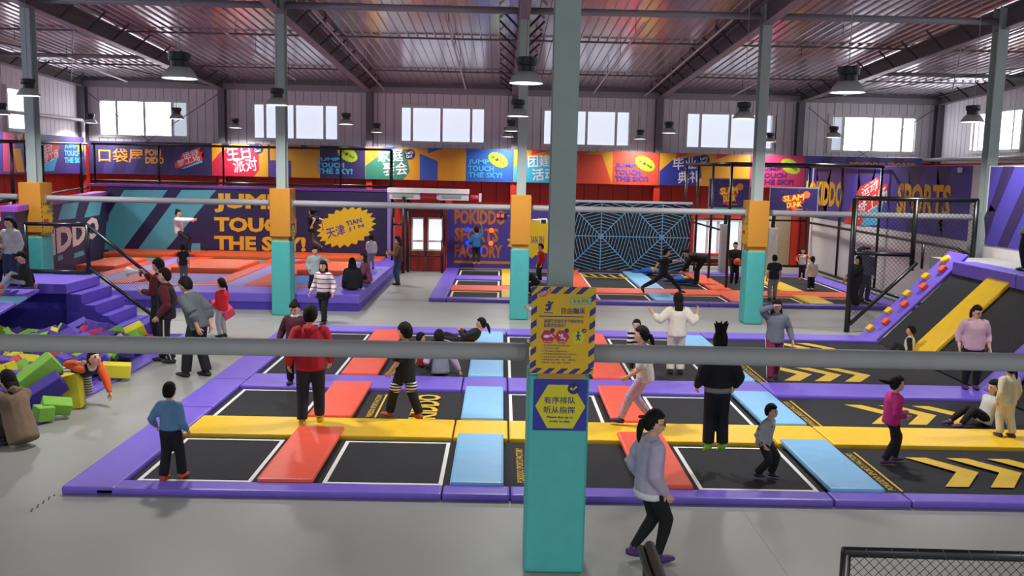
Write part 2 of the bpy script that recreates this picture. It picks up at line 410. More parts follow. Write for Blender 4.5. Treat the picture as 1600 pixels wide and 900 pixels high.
# sprinkler pipes along the rafters
for i, (X, Ya, Yb) in enumerate(((-8.0, 27, 36), (-4.9, 24, 38.3), (-1.55, 24, 37.5), (3.6, 24.5, 38), (5.75, 24, 38.4), (9.2, 24, 38), (13.4, 24, 37), (-15.0, 24, 37.5))):
    r_ = empty('sprinkler_pipe', 'thin white sprinkler pipe under the roof, number %s from the left' % (('two', 'three', 'four', 'five', 'six', 'seven', 'eight', 'one')[i]), 'pipe', (X, Ya, ceil_z(Ya)-.35), 'thin sprinkler pipes')
    tubeo('pipe', [(0, 0, 0), (0, Yb-Ya, ceil_z(Yb)-ceil_z(Ya))], .028, mat('#b8b2b8', .4, .2, var=0), r_, n=6)
    for k in range(4):
        Y = (Yb-Ya)*(k+.5)/4; z = Y*-.055
        tubeo('hanger', [(0, Y, z), (0, Y, z+.34)], .01, BLKM, r_, n=4)
# sheds of wind bracing on the end bays
for nm, a, b in (('steel bracing rod crossing the first left window', (-11.8, 38.75, 6.6), (-14.8, 38.75, 4.6)), ('steel bracing rod beside the left corner', (-17.3, 38.75, 6.7), (-14.6, 38.75, 4.6)),
                 ('steel bracing rod rising to the right corner', (18.0, 38.75, 6.7), (14.8, 38.75, 4.6)), ('steel bracing rod left across the last window', (12.6, 38.75, 6.6), (15.2, 38.75, 4.6))):
    tag(tubeo('bracing_rod', [a, b], .018, CLM, n=5), nm, 'rod')
for nm, a, b in (('long roof bracing rod in the left end bay', (-17.2, 24, 7.5), (-11.7, 38, 6.85)), ('roof bracing rod slanting back to the left wall', (-11.8, 26, 7.5), (-17.2, 37.5, 6.9)),
                 ('long roof bracing rod in the right end bay', (18.0, 25, 7.5), (12.5, 37.5, 6.85)), ('roof bracing rod slanting back to the right wall', (12.6, 26, 7.4), (17.9, 37.5, 6.9))):
    tag(tubeo('bracing_rod', [a, b], .018, BLK, n=5), nm, 'rod')
# white pipes on the side walls
WPI = mat('#d8d4d4', .4, var=.02)
tag(tubeo('wall_pipe', [(-17.25, 22, 5.42), (-17.25, 38.4, 5.42), (-17.25, 38.5, 5.3), (-17.25, 38.5, 3.2)], .07, WPI, n=10), 'white pipe running along the left wall above the banner', 'pipe')
tag(tubeo('wall_pipe', [(17.9, 22, 4.55), (17.9, 38.7, 4.55), (15.6, 38.75, 4.55)], .08, WPI, n=10), 'white pipe running along the right wall below the window', 'pipe')

# ------------------------------------------------------------------ padded columns
SIGN_TXT = {}
def col_label(i): return ('far left padded column by the stairs', 'padded column beside the left trampoline platform', 'padded column in the middle of the mid row', 'padded column left of the woman in grey')[i]
SDB = mat('#2c2f86', .5, var=.02); SGY = mat('#e3b512', .5, var=.02); SYL = mat('#d9cf1e', .5, var=.02)
def safety_sign(par, fr, u0, v0, u1, v1, detail):
    s = board('safety_sign', fr, u0, v0, u1, v1, .012, SGY, par)
    W_, H_ = u1-u0, v1-v0; U = lambda a: u0+a*W_; Vv = lambda b: v0+b*H_
    st = []
    n = 5
    for k in range(n):                                     # hazard stripes round the border
        a = k/n
        st.append([(U(a), Vv(1)), (U(a+.10), Vv(1)), (U(max(a-.02, 0)), Vv(.92)), (U(max(a-.12, 0)), Vv(.92))])
        st.append([(U(a+.1), Vv(.06)), (U(a+.2), Vv(.06)), (U(a+.1), Vv(0)), (U(a), Vv(0))])
    for k in range(6):
        b = .04+k*.155
        st.append([(U(0), Vv(b)), (U(.09), Vv(b+.05)), (U(.09), Vv(b+.12)), (U(0), Vv(b+.07))])
        st.append([(U(.91), Vv(b)), (U(1), Vv(b+.05)), (U(1), Vv(b+.12)), (U(.91), Vv(b+.07))])
    decal(s, 'hazard_stripe', fr, st, SDB, .003)
    T = lambda t, a0, b0, a1, b1, m=SDB, bold=.02, **k: text(s, t, fr, U((a0+a1)/2), Vv((b0+b1)/2), (a1-a0)*W_, (b1-b0)*H_, m, bold, d=.006, **k)
    T('自由蹦床', .47, .69, .84, .765, bold=.03)
    decal(s, 'speech_box', fr, [(U(.6), Vv(.8)), (U(.93), Vv(.8)), (U(.93), Vv(.88)), (U(.6), Vv(.88))], TEAL, .004)
    decal(s, 'speech_box', fr, [(U(.62), Vv(.81)), (U(.91), Vv(.81)), (U(.91), Vv(.87)), (U(.62), Vv(.87))], SYL, .005)
    T('安全须知', .64, .815, .89, .865, bold=.03)
    decal(s, 'rule_line', fr, [(U(.12), Vv(.655)), (U(.82), Vv(.655)), (U(.82), Vv(.665)), (U(.12), Vv(.665))], SDB, .004)
    hexa = lambda c, b, r, ry: [(U(c+r*math.cos(k*math.pi/3)), Vv(b+ry*math.sin(k*math.pi/3))) for k in range(6)]
    CR = mat('#c8245c', .5, var=0)
    for c, m in ((.27, CR), (.49, CR), (.74, SYL)):
        decal(s, 'hexagon_icon', fr, hexa(c, .425, .115, .085), m, .004)
    if detail:
        T('请遵守场馆安全守则和安全', .2, .585, .82, .63, bold=.015); T('监督员的指示！', .2, .535, .54, .58, bold=.015)
        lines = ['1. 请勿携带尖锐物品进行蹦床运动;', '2. 严禁饮食及入蹦床;', '3. 严禁在蹦床上追逐推搡打闹;', '4. 严禁空翻及高难度动作及多人同跳动作;', '5. 请勿在保护垫上停留或坐卧休息;', '6. 患有高血压心脏病、怀孕、有骨伤者、', '    严禁饮酒、醉酒、患病、等勿使用。']
        wd = (.44, .28, .4, .55, .47, .54, .46)
        for k, l in enumerate(lines): T(l, .18, .315-k*.033, .18+wd[k], .335-k*.033, bold=.008)
        # logo, jumping figure and icon marks
        decal(s, 'logo_mark', fr, [(U(.12), Vv(.88)), (U(.17), Vv(.94)), (U(.3), Vv(.975)), (U(.29), Vv(.93)), (U(.2), Vv(.885))], mat('#d84c34', .5, var=0), .005)
        text(s, '运动梦工场', fr, U(.21), Vv(.93), .15*W_, .05*H_, WHT, .02, rot=.25, d=.007)
        F = []
        def limb(x0, y0, x1, y1, w_): 
            dx, dy = x1-x0, y1-y0; l = math.hypot(dx, dy); nx, ny = -dy/l*w_, dx/l*w_
            F.append([(U(x0+nx), Vv(y0+ny)), (U(x1+nx), Vv(y1+ny)), (U(x1-nx), Vv(y1-ny)), (U(x0-nx), Vv(y0-ny))])
        limb(.28, .8, .29, .745, .022); limb(.3, .795, .335, .825, .011); limb(.27, .785, .22, .79, .011); limb(.29, .745, .24, .73, .014); limb(.24, .73, .22, .75, .01)
        F.append([(U(q[0]), Vv(q[1])) for q in circ(.275, .82, .024, 12, .017)]); decal(s, 'jumping_figure', fr, F, SDB, .006)
        F = []; limb(.2, .7, .34, .7, .004); decal(s, 'jumping_figure', fr, F, SDB, .006)
        F = [[(U(q[0]), Vv(q[1])) for q in circ(.25, .43, .05, 12, .018)], [(U(q[0]), Vv(q[1])) for q in circ(.32, .44, .022, 10, .014)]]; limb(.33, .44, .36, .42, .006)
        limb(.49, .46, .48, .4, .016); limb(.48, .41, .44, .46, .008); limb(.5, .42, .55, .4, .008); decal(s, 'icon_drawing', fr, F, WHT, .006)
        T('禁止饮食', .21, .362, .33, .378, WHT, .01); T('注意跌落', .43, .362, .55, .378, WHT, .01)
        F = []; limb(.74, .465, .74, .42, .014); limb(.74, .42, .72, .385, .008); limb(.75, .42, .765, .385, .008); limb(.74, .45, .7, .435, .006); limb(.74, .45, .78, .44, .006)
        F.append([(U(q[0]), Vv(q[1])) for q in circ(.74, .482, .02, 10, .013)]); decal(s, 'icon_drawing', fr, F, SDB, .006)
        for c in (.34, .56, .83):
            decal(s, 'round_badge', fr, [(U(q[0]), Vv(q[1])) for q in circ(c, .5, .035, 14, .025)], mat('#4a2480', .5, var=0), .005)
        F = []; limb(.82, .5, .828, .493, .006); limb(.828, .493, .845, .51, .006); decal(s, 'check_mark', fr, F, SYL, .007)
    return s
def queue_sign(par, fr, u0, v0, u1, v1):
    s = board('queue_sign', fr, u0, v0, u1, v1, .012, mat('#3434a0', .5, var=.02), par)
    W_, H_ = u1-u0, v1-v0; U = lambda a: u0+a*W_; Vv = lambda b: v0+b*H_
    decal(s, 'hexagon', fr, [(U(.04), Vv(.48)), (U(.27), Vv(.9)), (U(.72), Vv(.9)), (U(.97), Vv(.48)), (U(.75), Vv(.05)), (U(.27), Vv(.05))], SYL, .004)
    DK = mat('#2e1d78', .5, var=0)
    for t, a0, b0, a1, b1, bo in (('有序排队', .2, .53, .78, .67, .03), ('听从指挥', .2, .34, .78, .48, .03), ('Please line up in', .26, .235, .74, .29, .03), ('order to play', .31, .155, .69, .21, .03)):
        text(s, t, fr, U((a0+a1)/2), Vv((b0+b1)/2), (a1-a0)*W_, (b1-b0)*H_, DK, bo, d=.007)
    decal(s, 'round_badge', fr, [(U(q[0]), Vv(q[1])) for q in circ(.74, .83, .11, 20, .11)], DK, .006)
    decal(s, 'check_mark', fr, [[(U(.67), Vv(.83)), (U(.7), Vv(.86)), (U(.74), Vv(.815)), (U(.725), Vv(.78))], [(U(.725), Vv(.78)), (U(.71), Vv(.81)), (U(.79), Vv(.885)), (U(.81), Vv(.86))]], SYL, .009)
def column(X, Y, label, z_och0, z_och1, hw, hd, shw=.115, shd=.16, near=False, top=8.0):
    r = empty('padded_column', label, 'column', (X, Y, 0), 'padded steel columns')
    bm = bmesh.new(); z0 = 0.0
    bx(bm, -shw, shw, -shd, -shd+.02, z0, top); bx(bm, -shw, shw, shd-.02, shd, z0, top); bx(bm, -.012, .012, -shd+.02, shd-.02, z0, top)
    obj('shaft', bm, STL, r)
    box('teal_pad', -hw, hw, -hd, hd, .0, z_och0, TEAL, r, .05, 3)
    if not near:
        bm = bmesh.new(); bx(bm, -hw-.02, hw+.02, -hd-.02, hd+.02, z_och0+.1, z_och1, .012, 1); bx(bm, -hw+.03, hw-.03, -hd+.03, hd-.03, z_och0, z_och0+.1)
        obj('ochre_pad', bm, OCH, r)
    return r
cA = column(-11.75, 23.42, col_label(0), 1.88, 3.22, .25, .30)
cB = column(-5.55, 23.42, col_label(1), 1.9, 3.2, .235, .30)
cC = column(0.47, 23.42, col_label(2), 1.82, 3.16, .235, .30)
cD = column(6.45, 23.42, col_label(3), 1.88, 3.14, .235, .30)
cE = empty('padded_column', 'grey steel column standing against the far right mural wall', 'column', (12.24, 23.3, 0), 'padded steel columns')
bm = bmesh.new(); bx(bm, -.13, .13, -.16, -.14, 3.0, 8); bx(bm, -.13, .13, .14, .16, 3.0, 8); bx(bm, -.012, .012, -.14, .14, 3.0, 8); bx(bm, -.13, .13, -.16, .16, 0, 3.0, .01, 1); obj('shaft', bm, STL, cE)
def sub_sign(par, fr, u0, v0, u1, v1, detail=False):
    fr2 = Fr(fr.O - par.location, fr.R, fr.U); return fr2
# signs on the mid columns (on the faces turned to the middle aisle)
f = FXl(.272); safety_sign(cA, Fr((.272, 0, 0), (0, 1, 0)), -.3, 1.92, .3, 2.72, False)
f = Fr((.258, 0, 0), (0, 1, 0)); queue_sign(cB, f, -.22, 1.9, .22, 2.32)
f = Fr((-.258, 0, 0), (0, -1, 0)); safety_sign(cD, f, -.3, 2.0, .3, 2.78, False)
# near column
cN = column(0.555, 8.62, 'large padded column in the foreground carrying the yellow safety sign', 1.93, 0, .285, .30, .115, .16, True, 9.3)
fN = Fr((0, -.302, 0), (1, 0, 0))
safety_sign(cN, Fr((0, -.36, 0), (1, 0, 0)), -.275, 1.955, .31, 2.755, True)
queue_sign(cN, fN, -.235, 1.40, .265, 1.885)
box('backing_board', -.2, .24, -.345, -.3, 1.9, 2.72, mat('#b08a4a', .7), cN)

# grey padded rails between columns
RLM = mat('#a4a4a7', .6, var=.03)
def rail(a, b, r, label):
    root = empty('padded_rail', label, 'rail', a, 'grey rails between columns')
    d = V(b)-V(a); L_ = d.length; bm = bmesh.new()
    tube(bm, [(0, 0, 0), d*.004, d*.996, d], [r*.9, r, r, r*.9], 16); obj('sleeve', bm, RLM, root, True)
    for s in (0, 1):
        p = d*s; box('end_plate', p.x-.012, p.x+.012, -r*1.15, r*1.15, p.z-r*1.25, p.z+r*1.25, GRAY, root)
nz = 2.08
rail((-7.5, 8.62, nz-.01), (.27, 8.62, nz), .085, 'grey padded rail crossing the foreground left of the near column')
rail((.86, 8.62, nz), (6.8, 8.62, nz-.02), .09, 'grey padded rail crossing the foreground right of the near column')
mz = 2.83
rail((-17.2, 23.42, mz+.02), (-12.02, 23.42, mz+.02), .075, 'grey rail at the far left between wall and stair column')
rail((-11.46, 23.42, mz), (-5.81, 23.42, mz), .075, 'grey rail crossing the stripes of the left navy wall')
rail((-5.28, 23.42, mz), (.21, 23.42, mz), .075, 'grey rail crossing above the exit door')
rail((.74, 23.42, mz), (6.18, 23.42, mz), .075, 'grey rail crossing the spider web wall')
rail((6.72, 23.42, mz), (11.95, 23.42, mz), .075, 'grey rail crossing below the right basketball board')

# ------------------------------------------------------------------ high-bay lamps
LMB = mat('#0c0c10', .4, var=0); LMS = mat('#b4b6b6', .45, .2, var=.02); LED = mat('#ffffff', .5, var=0, emit=9.0)
rows = [(13.8, (281, 822, 1324), (123, 130.5, 145)), (21.2, (-5, 44.5, 433, 809, 1162, 1519), (178, 150, 164.5, 182, 186, 191)), (31.3, (4, 276, 541, 799, 1045, 1302), (179, 186, 194.5, 205, 208, 215)), (37.6, (142, 368, 589, 793, 1000, 1203), (192.5, 200, 207, 214, 217.5, 222))]
rname = ('nearest', 'second', 'third', 'farthest')
def lamp(X, Y, z, label, on=True):
    r = empty('high_bay_lamp', label, 'lamp', (X, Y, z), 'high-bay lamps under the roof')
    bm = bmesh.new(); lathe(bm, [(.25, 0), (.252, .015), (.21, .09), (.15, .16), (.13, .165)], 24); obj('reflector', bm, LMS, r, True)
    bm = bmesh.new(); rg = lathe(bm, [(.13, .16), (.13, .25), (.15, .26), (.16, .3), (.16, .36), (.14, .375), (.02, .375)], 24); bm.faces.new(rg[-1])
    obj('driver_housing', bm, LMB, r)
    bm = bmesh.new(); rg = lathe(bm, [(.235, .012), (.2, .012)], 24); bm.faces.new(rg[-1]); obj('led_disc', bm, LED, r)
    tubeo('cable', [(0, 0, .37), (0, 0, ceil_z(max(Y, 8.3))+(.06 if Y < 8.3 else -.015)-z)], .008, mat('#8a8688', .5, var=0), r, n=4)
    if on:
        l = bpy.data.lights.new('lamp_light', 'AREA'); l.shape = 'DISK'; l.size = .44; l.energy = LAMP_W; l.color = (1, .985, .96); l.spread = math.radians(150)
        lo = bpy.data.objects.new('lamp_light', l); COL.objects.link(lo); lo.parent = r; lo.location = (0, 0, -.02)
for ri, (Y, xs, ysx) in enumerate(rows):
    for k, (x, y) in enumerate(zip(xs, ysx)):
        if ri == 1 and k == 0: continue
        p = ony(x, y, Y)
        lamp(p.x, Y, p.z, 'black high-bay lamp in the %s row, %s from the left' % (rname[ri], ordn[k-1 if ri == 1 else k]))
for X in (-8.6, -2.9, 2.9, 8.6):  # unseen lamps added as frontal fill for the near column and rails
    lamp(X, 2.0, 5.17, 'added fill lamp above the entrance side, outside the view', True)
for X, Y in ((-13.5, 13.8), (11.5, 13.8)): lamp(X, Y, 5.17, 'added fill lamp in line with the nearest row beyond the picture edge', True)  # unseen extra lamps, added to light the sides of the hall
# ================================================================== trampoline courts
PT = .10     # pad height
def pad(root, x0, x1, y0, y1, m, z0=.0, z1=PT, bev=.03, name='pad'):
    return box(name, x0, x1, y0, y1, z0, z1, m, root, min(bev, (z1-z0)*.45), 2)
def bed(root, x0, x1, y0, y1, z, m=BED, line=WHT, inset=.07, lw=.05, sag=.0):
    bm = bmesh.new(); nx = ny = 8
    vv = [[bm.verts.new((x0+(x1-x0)*i/nx, y0+(y1-y0)*j/ny, z-sag*math.sin(math.pi*i/nx)*math.sin(math.pi*j/ny))) for j in range(ny+1)] for i in range(nx+1)]
    for i in range(nx):
        for j in range(ny): bm.faces.new((vv[i][j], vv[i+1][j], vv[i+1][j+1], vv[i][j+1]))
    b = obj('bed', bm, m, root)
    if line is not None:
        bm = bmesh.new(); a, c, d, e = x0+inset, x1-inset, y0+inset, y1-inset
        for q in ((a, c, d, d+lw), (a, c, e-lw, e), (a, a+lw, d+lw, e-lw), (c-lw, c, d+lw, e-lw)): bx(bm, q[0], q[1], q[2], q[3], z+.001, z+.006)
        obj('border_line', bm, line, b)
    return b
FLr = lambda z: Fr((0, 0, z), (1, 0, 0), (0, 1, 0))
PRT = mat('#d8b02c', .6, var=.06, scale=20)
def chevrons(b, z, x0, yc, n, step, hh, tip, th):
    fr = FLr(z); ps = []
    for k in range(n):
        x = x0+k*step
        ps.append([(x, yc+hh), (x+th, yc+hh), (x+th+tip, yc), (x+tip, yc)]); ps.append([(x+tip, yc), (x+th+tip, yc), (x+th, yc-hh), (x, yc-hh)])
    decal(b, 'chevron_print', fr, ps, PRT, .004)
def side_print(b, z, x, y0, y1, s='POKIDDO SPORTS FACTORY'):
    fr = FLr(z); decal(b, 'print_line', fr, [(x+.14, y0), (x+.17, y0), (x+.17, y1), (x+.14, y1)], PRT, .004)
    text(b, s, fr, x+.05, (y0+y1)/2, (y1-y0)*.95, .09, PRT, .01, rot=math.pi/2, d=.004)
C1 = empty('trampoline_court', 'large trampoline court in front with coral, yellow and light blue pads', 'trampoline', (0, 0, 0))
box('shade_sheet', -4.95, 8.6, 10.25, 21.25, .002, .012, BLKM, C1)  # black sheet painting the shaded void under the front beds
XS = [(-4.36, -2.83), (-2.17, -.56), (.08, 1.69), (2.33, 3.95), (4.61, 8.6)]
YS = [(10.5, 12.4), (13.33, 15.22), (16.17, 18.14), (19.1, 20.55)]
BZ = .045
for j, (y0, y1) in enumerate(YS):
    for i, (x0, x1) in enumerate(XS):
        plain = (i, j) in ((1, 1), (2, 0), (1, 2)) or i == 4
        b = bed(C1, x0+.02, x1-.02, y0+.02, y1-.02, BZ, BED, None if plain else WHT, sag=.03 if (i, j) in ((0, 0), (1, 1), (3, 0), (4, 0)) else .0)
        if i == 4:
            side_print(b, BZ, x0+.12, y0+.15, y1-.2); chevrons(b, BZ, (5.5, 5.72, 5.25, 6.1)[j], (y0+y1)/2-.02, (4, 3, 3, 2)[j], .56, .58, .42, .29)
        elif plain: side_print(b, BZ, x0+.16, y0+.2, y1-.25)
        if (i, j) == (1, 1): text(b, 'KIDDO', FLr(BZ), -1.15, 14.25, 1.5, .42, PRT, .03, rot=math.pi/2, d=.004)
SEGX = [(-4.36, -.64), (-.62, .14), (.16, 3.88), (3.9, 4.66), (4.68, 8.62)]
for (y0, y1, m) in ((12.4, 13.33, YEL), (15.22, 16.17, PUR), (18.14, 19.1, YEL)):
    for x0, x1 in SEGX: pad(C1, x0, x1, y0, y1, m)
for x0, x1 in ((-4.6, -.64), (-.63, .15), (.16, 3.9), (3.91, 4.8), (4.81, 9.4)): pad(C1, x0, x1, 10.2, 10.5, PUR, 0, .09)
for x0, x1 in SEGX: pad(C1, x0, x1, 20.55, 21.3, PUR)
for y0, y1 in ((10.2, 13.8), (13.82, 15.7), (15.72, 21.3)): pad(C1, -4.98, -4.37, y0, y1, PUR, 0, .098)
for j, (y0, y1) in enumerate(YS):
    for x0, x1, m in ((-2.83, -2.17, COR), (-.56, .08, SKY), (1.69, 2.33, COR), (3.95, 4.61, SKY)):
        pad(C1, x0, x1, y0-.02, y1+(.34 if m is COR and j < 3 else .12), m, .06, .135, .035)
# ---- inclined side of the front court
RP = empty('inclined_trampoline', 'inclined trampoline wall with climbing strip at the right of the front court', 'trampoline', (8.62, 16, 0))
ang = math.atan2(1.7, 1.66); SL = math.hypot(1.66, 1.7)
RM = Matrix.Translation((0, -16, 0)) @ Matrix.Translation((0, 0, .06)) @ Matrix.Rotation(-ang, 4, 'Y')
def rbox(name, s0, s1, y0, y1, h0, h1, m, bev=.03): return box(name, s0, s1, y0, y1, h0, h1, m, RP, bev, 2, RM)
for y0, y1 in ((9.5, 15.22), (16.17, 18.14), (19.1, 20.55)): rbox('bed', .0, SL, y0, y1, -.03, -.0, BED, .0)
rbox('pad', -.05, SL-.1, 15.3, 16.1, .0, .07, PUR); rbox('pad', -.05, SL-.05, 18.2, 19.06, .0, .08, YEL)
rbox('climbing_pad', -.35, SL+.42, 20.6, 21.5, .0, .07, PUR)
[box('deck_edge_pad', 1.55, 2.1, a-16, b-16, 1.66, 1.95, PUR, RP, .03) for a, b in ((18.0, 20.58), (11, 17.98))]
HY = mat('#eec21e', .45, var=.03); HR = mat('#f0603c', .45, var=.03)
for k in range(4):
    rbox('climbing_hold', .12+.58*k, .28+.58*k, 21.12, 21.34, .07, .16, HY, .02)
    rbox('climbing_hold', .42+.58*k, .58+.58*k, 20.78, 21.0, .07, .16, HR, .02)
bm = bmesh.new(); rg = lathe(bm, [(.12, .07), (.12, .13), (.1, .15)], 16); bm.faces.new(rg[-1])
for v in bm.verts: v.co = RM @ (v.co + V((.2+.58*4, 21.2, 0)))
obj('climbing_hold', bm, HY, RP)
dk = tag(box('deck', 10.4, 11.93, 11, 22.2, 0, 1.9, mat('#9a9896', .7)), 'grey raised deck behind the top of the inclined trampoline', 'platform')

# ---- rear court
C2 = empty('trampoline_court', 'rear trampoline court below the spider web wall with orange and purple pads', 'trampoline', (0, 0, 0))
box('shade_sheet', -1.95, 12.2, 26.15, 34.4, .002, .012, BLKM, C2)  # black sheet, dark gap below the rear beds put in as colour
X2 = [(-1.55, .02), (.6, 2.25), (2.83, 4.5), (5.18, 6.78), (7.42, 9.0), (9.72, 11.2)]
for i, (x0, x1) in enumerate(X2):
    ys = [(26.5, 28.08), (29.25, 30.9), (32.0, 33.95)] if i < 2 else [(26.5, 28.08), (29.25, 33.95)]
    for y0, y1 in ys: bed(C2, x0, x1, y0, y1, .045, BED, WHT, .06, .06)
for x0, x1, m in ((.02, .6, YEL), (2.25, 2.83, ORG), (4.5, 5.18, SKY), (6.78, 7.42, ORG), (9.0, 9.72, YEL)):
    for y0, y1 in ((26.45, 28.15), (29.15, 34.0)): pad(C2, x0, x1, y0, y1, m, .04, .125)
for x0, x1 in ((-1.55, 2.25), (2.26, 6.9), (6.91, 11.2)): pad(C2, x0, x1, 28.08, 29.25, ORG)
pad(C2, -1.55, 2.3, 30.9, 32.0, PUR)
for x0, x1 in ((-1.55, .9), (.91, 6.0), (6.01, 11.9)): pad(C2, x0, x1, 26.1, 26.5, PUR, 0, .1)
for y0, y1 in ((26.1, 28.1), (28.11, 34.4)): pad(C2, -2.05, -1.56, y0, y1, PUR)
pad(C2, 11.2, 11.85, 26.5, 34.4, PUR); pad(C2, 2.9, 7.0, 33.95, 34.4, mat('#241c3c', .6)); pad(C2, 7.0, 11.2, 33.95, 34.6, PUR)
fr = FLr(.055)
b_ = decal(C2, 'bed_print', fr, [[(2.5+.35*k, 33.6-.05*k), (2.62+.35*k, 33.6-.05*k), (2.8+.34*k, 32.9-.1*k), (2.68+.34*k, 32.9-.1*k)] for k in range(7)] + [[(2.6, 32.75), (4.9, 32.3), (4.95, 32.15), (2.75, 32.55)]], YELP, .0)

# ---- left platform court
C3 = empty('trampoline_platform', 'raised purple trampoline platform on the left with orange pads and blue beds', 'trampoline', (0, 0, 0))
TZ = .45
def prism(nm, pts, z0, z1, m):
    bm = bmesh.new(); lo = [bm.verts.new((x, y, z0)) for x, y in pts]; hi = [bm.verts.new((x, y, z1)) for x, y in pts]; bm.faces.new(lo[::-1]); bm.faces.new(hi)
    for k in range(len(pts)): bm.faces.new((lo[k], lo[(k+1) % len(pts)], hi[(k+1) % len(pts)], hi[k]))
    return obj(nm, bm, m, C3)
prism('platform_skirt', [(-11.95, 24.0), (-3.72, 24.0), (-3.72, 33.85), (-4.05, 34.4), (-14.3, 34.4)], 0, .2, PURD)
for a, b in ((-11.95, -8.9), (-8.88, -3.7)): pad(C3, a, b, 23.98, 25.3, PUR, .2, TZ, .03)
pad(C3, -4.95, -3.7, 25.32, 33.85, PUR, .2, TZ, .03)
prism('platform_core', [(-12.3, 25.3), (-4.95, 25.3), (-4.95, 34.4), (-14.4, 34.4)], .2, .36, BLKM)
for (a, b, m) in ((-13.4, -12.0, BEDB), (-10.2, -8.2, BEDP), (-6.3, -4.95, BEDB)):
    e = 1 if a < -13 else 0
    bed(C3, -12.4 if e else a, b, 25.6, 28.6, .40, m, None); bed(C3, a-.2*e, b, 31.1, 32.9, .40, BEDT, None)
    pad(C3, a+.25*e-.05, b+.05, 28.5, 31.1, ORG, .36, .58, .07); pad(C3, -12.3 if e else a, b, 25.3, 25.62, COR, .3, .46)
for a, b in ((-12.0, -10.2), (-8.2, -6.3)):
    w_ = b-a
    pad(C3, a, a+.5, 25.3, 32.8, COR, .36, .47); pad(C3, a+.5, a+1.1, 25.3, 32.8, LIL, .36, .465); pad(C3, a+1.1, b, 25.3, 32.8, COR, .36, .475)
for a, b in ((-14.2, -11.0), (-10.98, -8.0), (-7.98, -5.0)):
    pad(C3, a, b, 32.85, 34.45, ORG, .36, .56, .06)
pad(C3, -5.0, -4.3, 32.85, 34.4, ORG, .36, .47, .05)

# ================================================================== painted walls
# left slanted wall and long navy wall
def wallbox(name, fr, u0, v0, u1, v1, th, m, label, cat='wall'):
    return tag(board(name, fr, u0, v0, u1, v1, th, m), label, cat)
f34 = FY(34.5)
nw = wallbox('mural_wall', f34, -14.7, .3, -4.0, 2.86, .3, NAVY, 'long navy mural wall reading JUMP TOUCH THE SKY above the left platform', 'mural')
box('wall_cap', -15.4, -4.0, 34.45, 34.9, 2.86, 2.95, mat('#6a3aa8', .5), nw); board('wall_edge', FY(34.49), -4.28, .3, -3.98, 2.86, .3, LIL, nw)
BLT = mat('#58a8b8', .55, var=.03)
decal(nw, 'stripe_print', f34, [pxpoly(f34, [(167, 393), (190, 393), (262, 297), (194, 297), (170, 335)]), pxpoly(f34, [(213, 393), (257, 393), (338, 297), (262+22, 297)]), ], BLT)
decal(nw, 'stripe_print', f34, pxpoly(f34, [(298, 393), (313, 393), (313, 380), (300, 380)]), BLT)
for s, x0, y0, x1, y1 in (('JUMP', 335, 303, 441, 333), ('TOUCH', 335, 340, 463, 363), ('THE SKY!', 335, 369, 478, 392)): textpx(nw, s, f34, x0, y0, x1, y1, GOLD, .045)
uc, vc = f34.px(541, 355); burstfan(nw, 'starburst', f34, uc, vc, 1.16, .74, 22, .84, .32, YELP, .008)
textpx(nw, '天津', f34, 508, 352, 541, 371, PUW, .05, rot=.28, d=.014); textpx(nw, 'TIAN', f34, 540.5, 343, 565.5, 350.5, PUW, .03, rot=.28, d=.014); textpx(nw, 'J I N', f34, 544, 352.5, 569, 359, PUW, .03, rot=.28, d=.014)
pA, pB = V((-14.65, 34.4, 0)), V((-11.55, 22.0, 0)); fk = Fr(pB, (pA-pB)); kl = (pA-pB).length
kw = wallbox('mural_wall', fk, 0, .3, kl, 2.55, .3, NAVY, 'slanted navy mural wall with big pale letters behind the stair column', 'mural')
_a = fk.p(0, 2.55, .05)
board('wall_cap', Fr(fk.p(0, 0, .06), fk.R), 0, 2.55, kl, 2.68, .4, mat('#9a4ab0', .5), kw)
decal(kw, 'stripe_print', fk, [pxpoly(fk, p) for p in ([(90, 344), (117, 341), (123, 316), (98, 317)], [(131, 340), (155, 336), (160, 313), (140, 315)], [(163, 390), (172, 388), (172, 335), (166, 350)], [(90, 408), (98, 405), (98, 398), (90, 400)], [(115, 404), (132, 398), (130, 391), (116, 396)])], BLT)
textpx(kw, 'KIDDO', fk, 62, 349, 160, 388, mat('#e8cfc8', .6, var=0), .05)
# interactive light panel, starburst panel, web wall
f348 = FY(34.8)
pp = wallbox('touch_light_wall', f348, -2.07, .05, 2.55, 2.4, .25, mat('#4a3f98', .5, var=.02), 'purple touch-light wall panel with orange lettering behind the rear court', 'panel')
for s, y0, y1, x1 in (('POKIDDO', 328, 351, 790), ('SPORTS', 356, 378, 779), ('FACTORY', 382, 403, 785)): textpx(pp, s, f348, 710, y0, x1, y1, mat('#c8702c', .5, var=0), .045)
textpx(pp, '天津 TIAN JIN', f348, 812, 366, 850, 384, PUW, .03, d=.014)
uc, vc = f348.px(836, 372); burstfan(pp, 'starburst', f348, uc, vc, 1.1, .75, 20, .84, .3, YELP, .007)
a, b = f348.px(709, 411), f348.px(797, 413); decal(pp, 'orange_line', f348, [(a[0], a[1]), (b[0], a[1]), (b[0], a[1]+.1), (a[0], a[1]+.1)], mat('#d8822c', .5, var=0))
for x, y, c, e in ((731, 359, '#1432ff', 2.2), (731, 380, '#1432ff', 2.2), (750, 391, '#1432ff', 2.2), (768, 360, '#ff5a28', 2.0), (767, 380, '#ff5a28', 2.0)):
    u, v = f348.px(x, y); bm = bmesh.new(); rg = lathe(bm, [(.09, 0), (.09, .05), (.06, .09)], 16); bm.faces.new(rg[-1])
    for q in bm.verts: q.co = f348.p(u+q.co.x, v+q.co.y, q.co.z)
    obj('touch_light', bm, mat(c, .4, var=0, emit=e), pp)
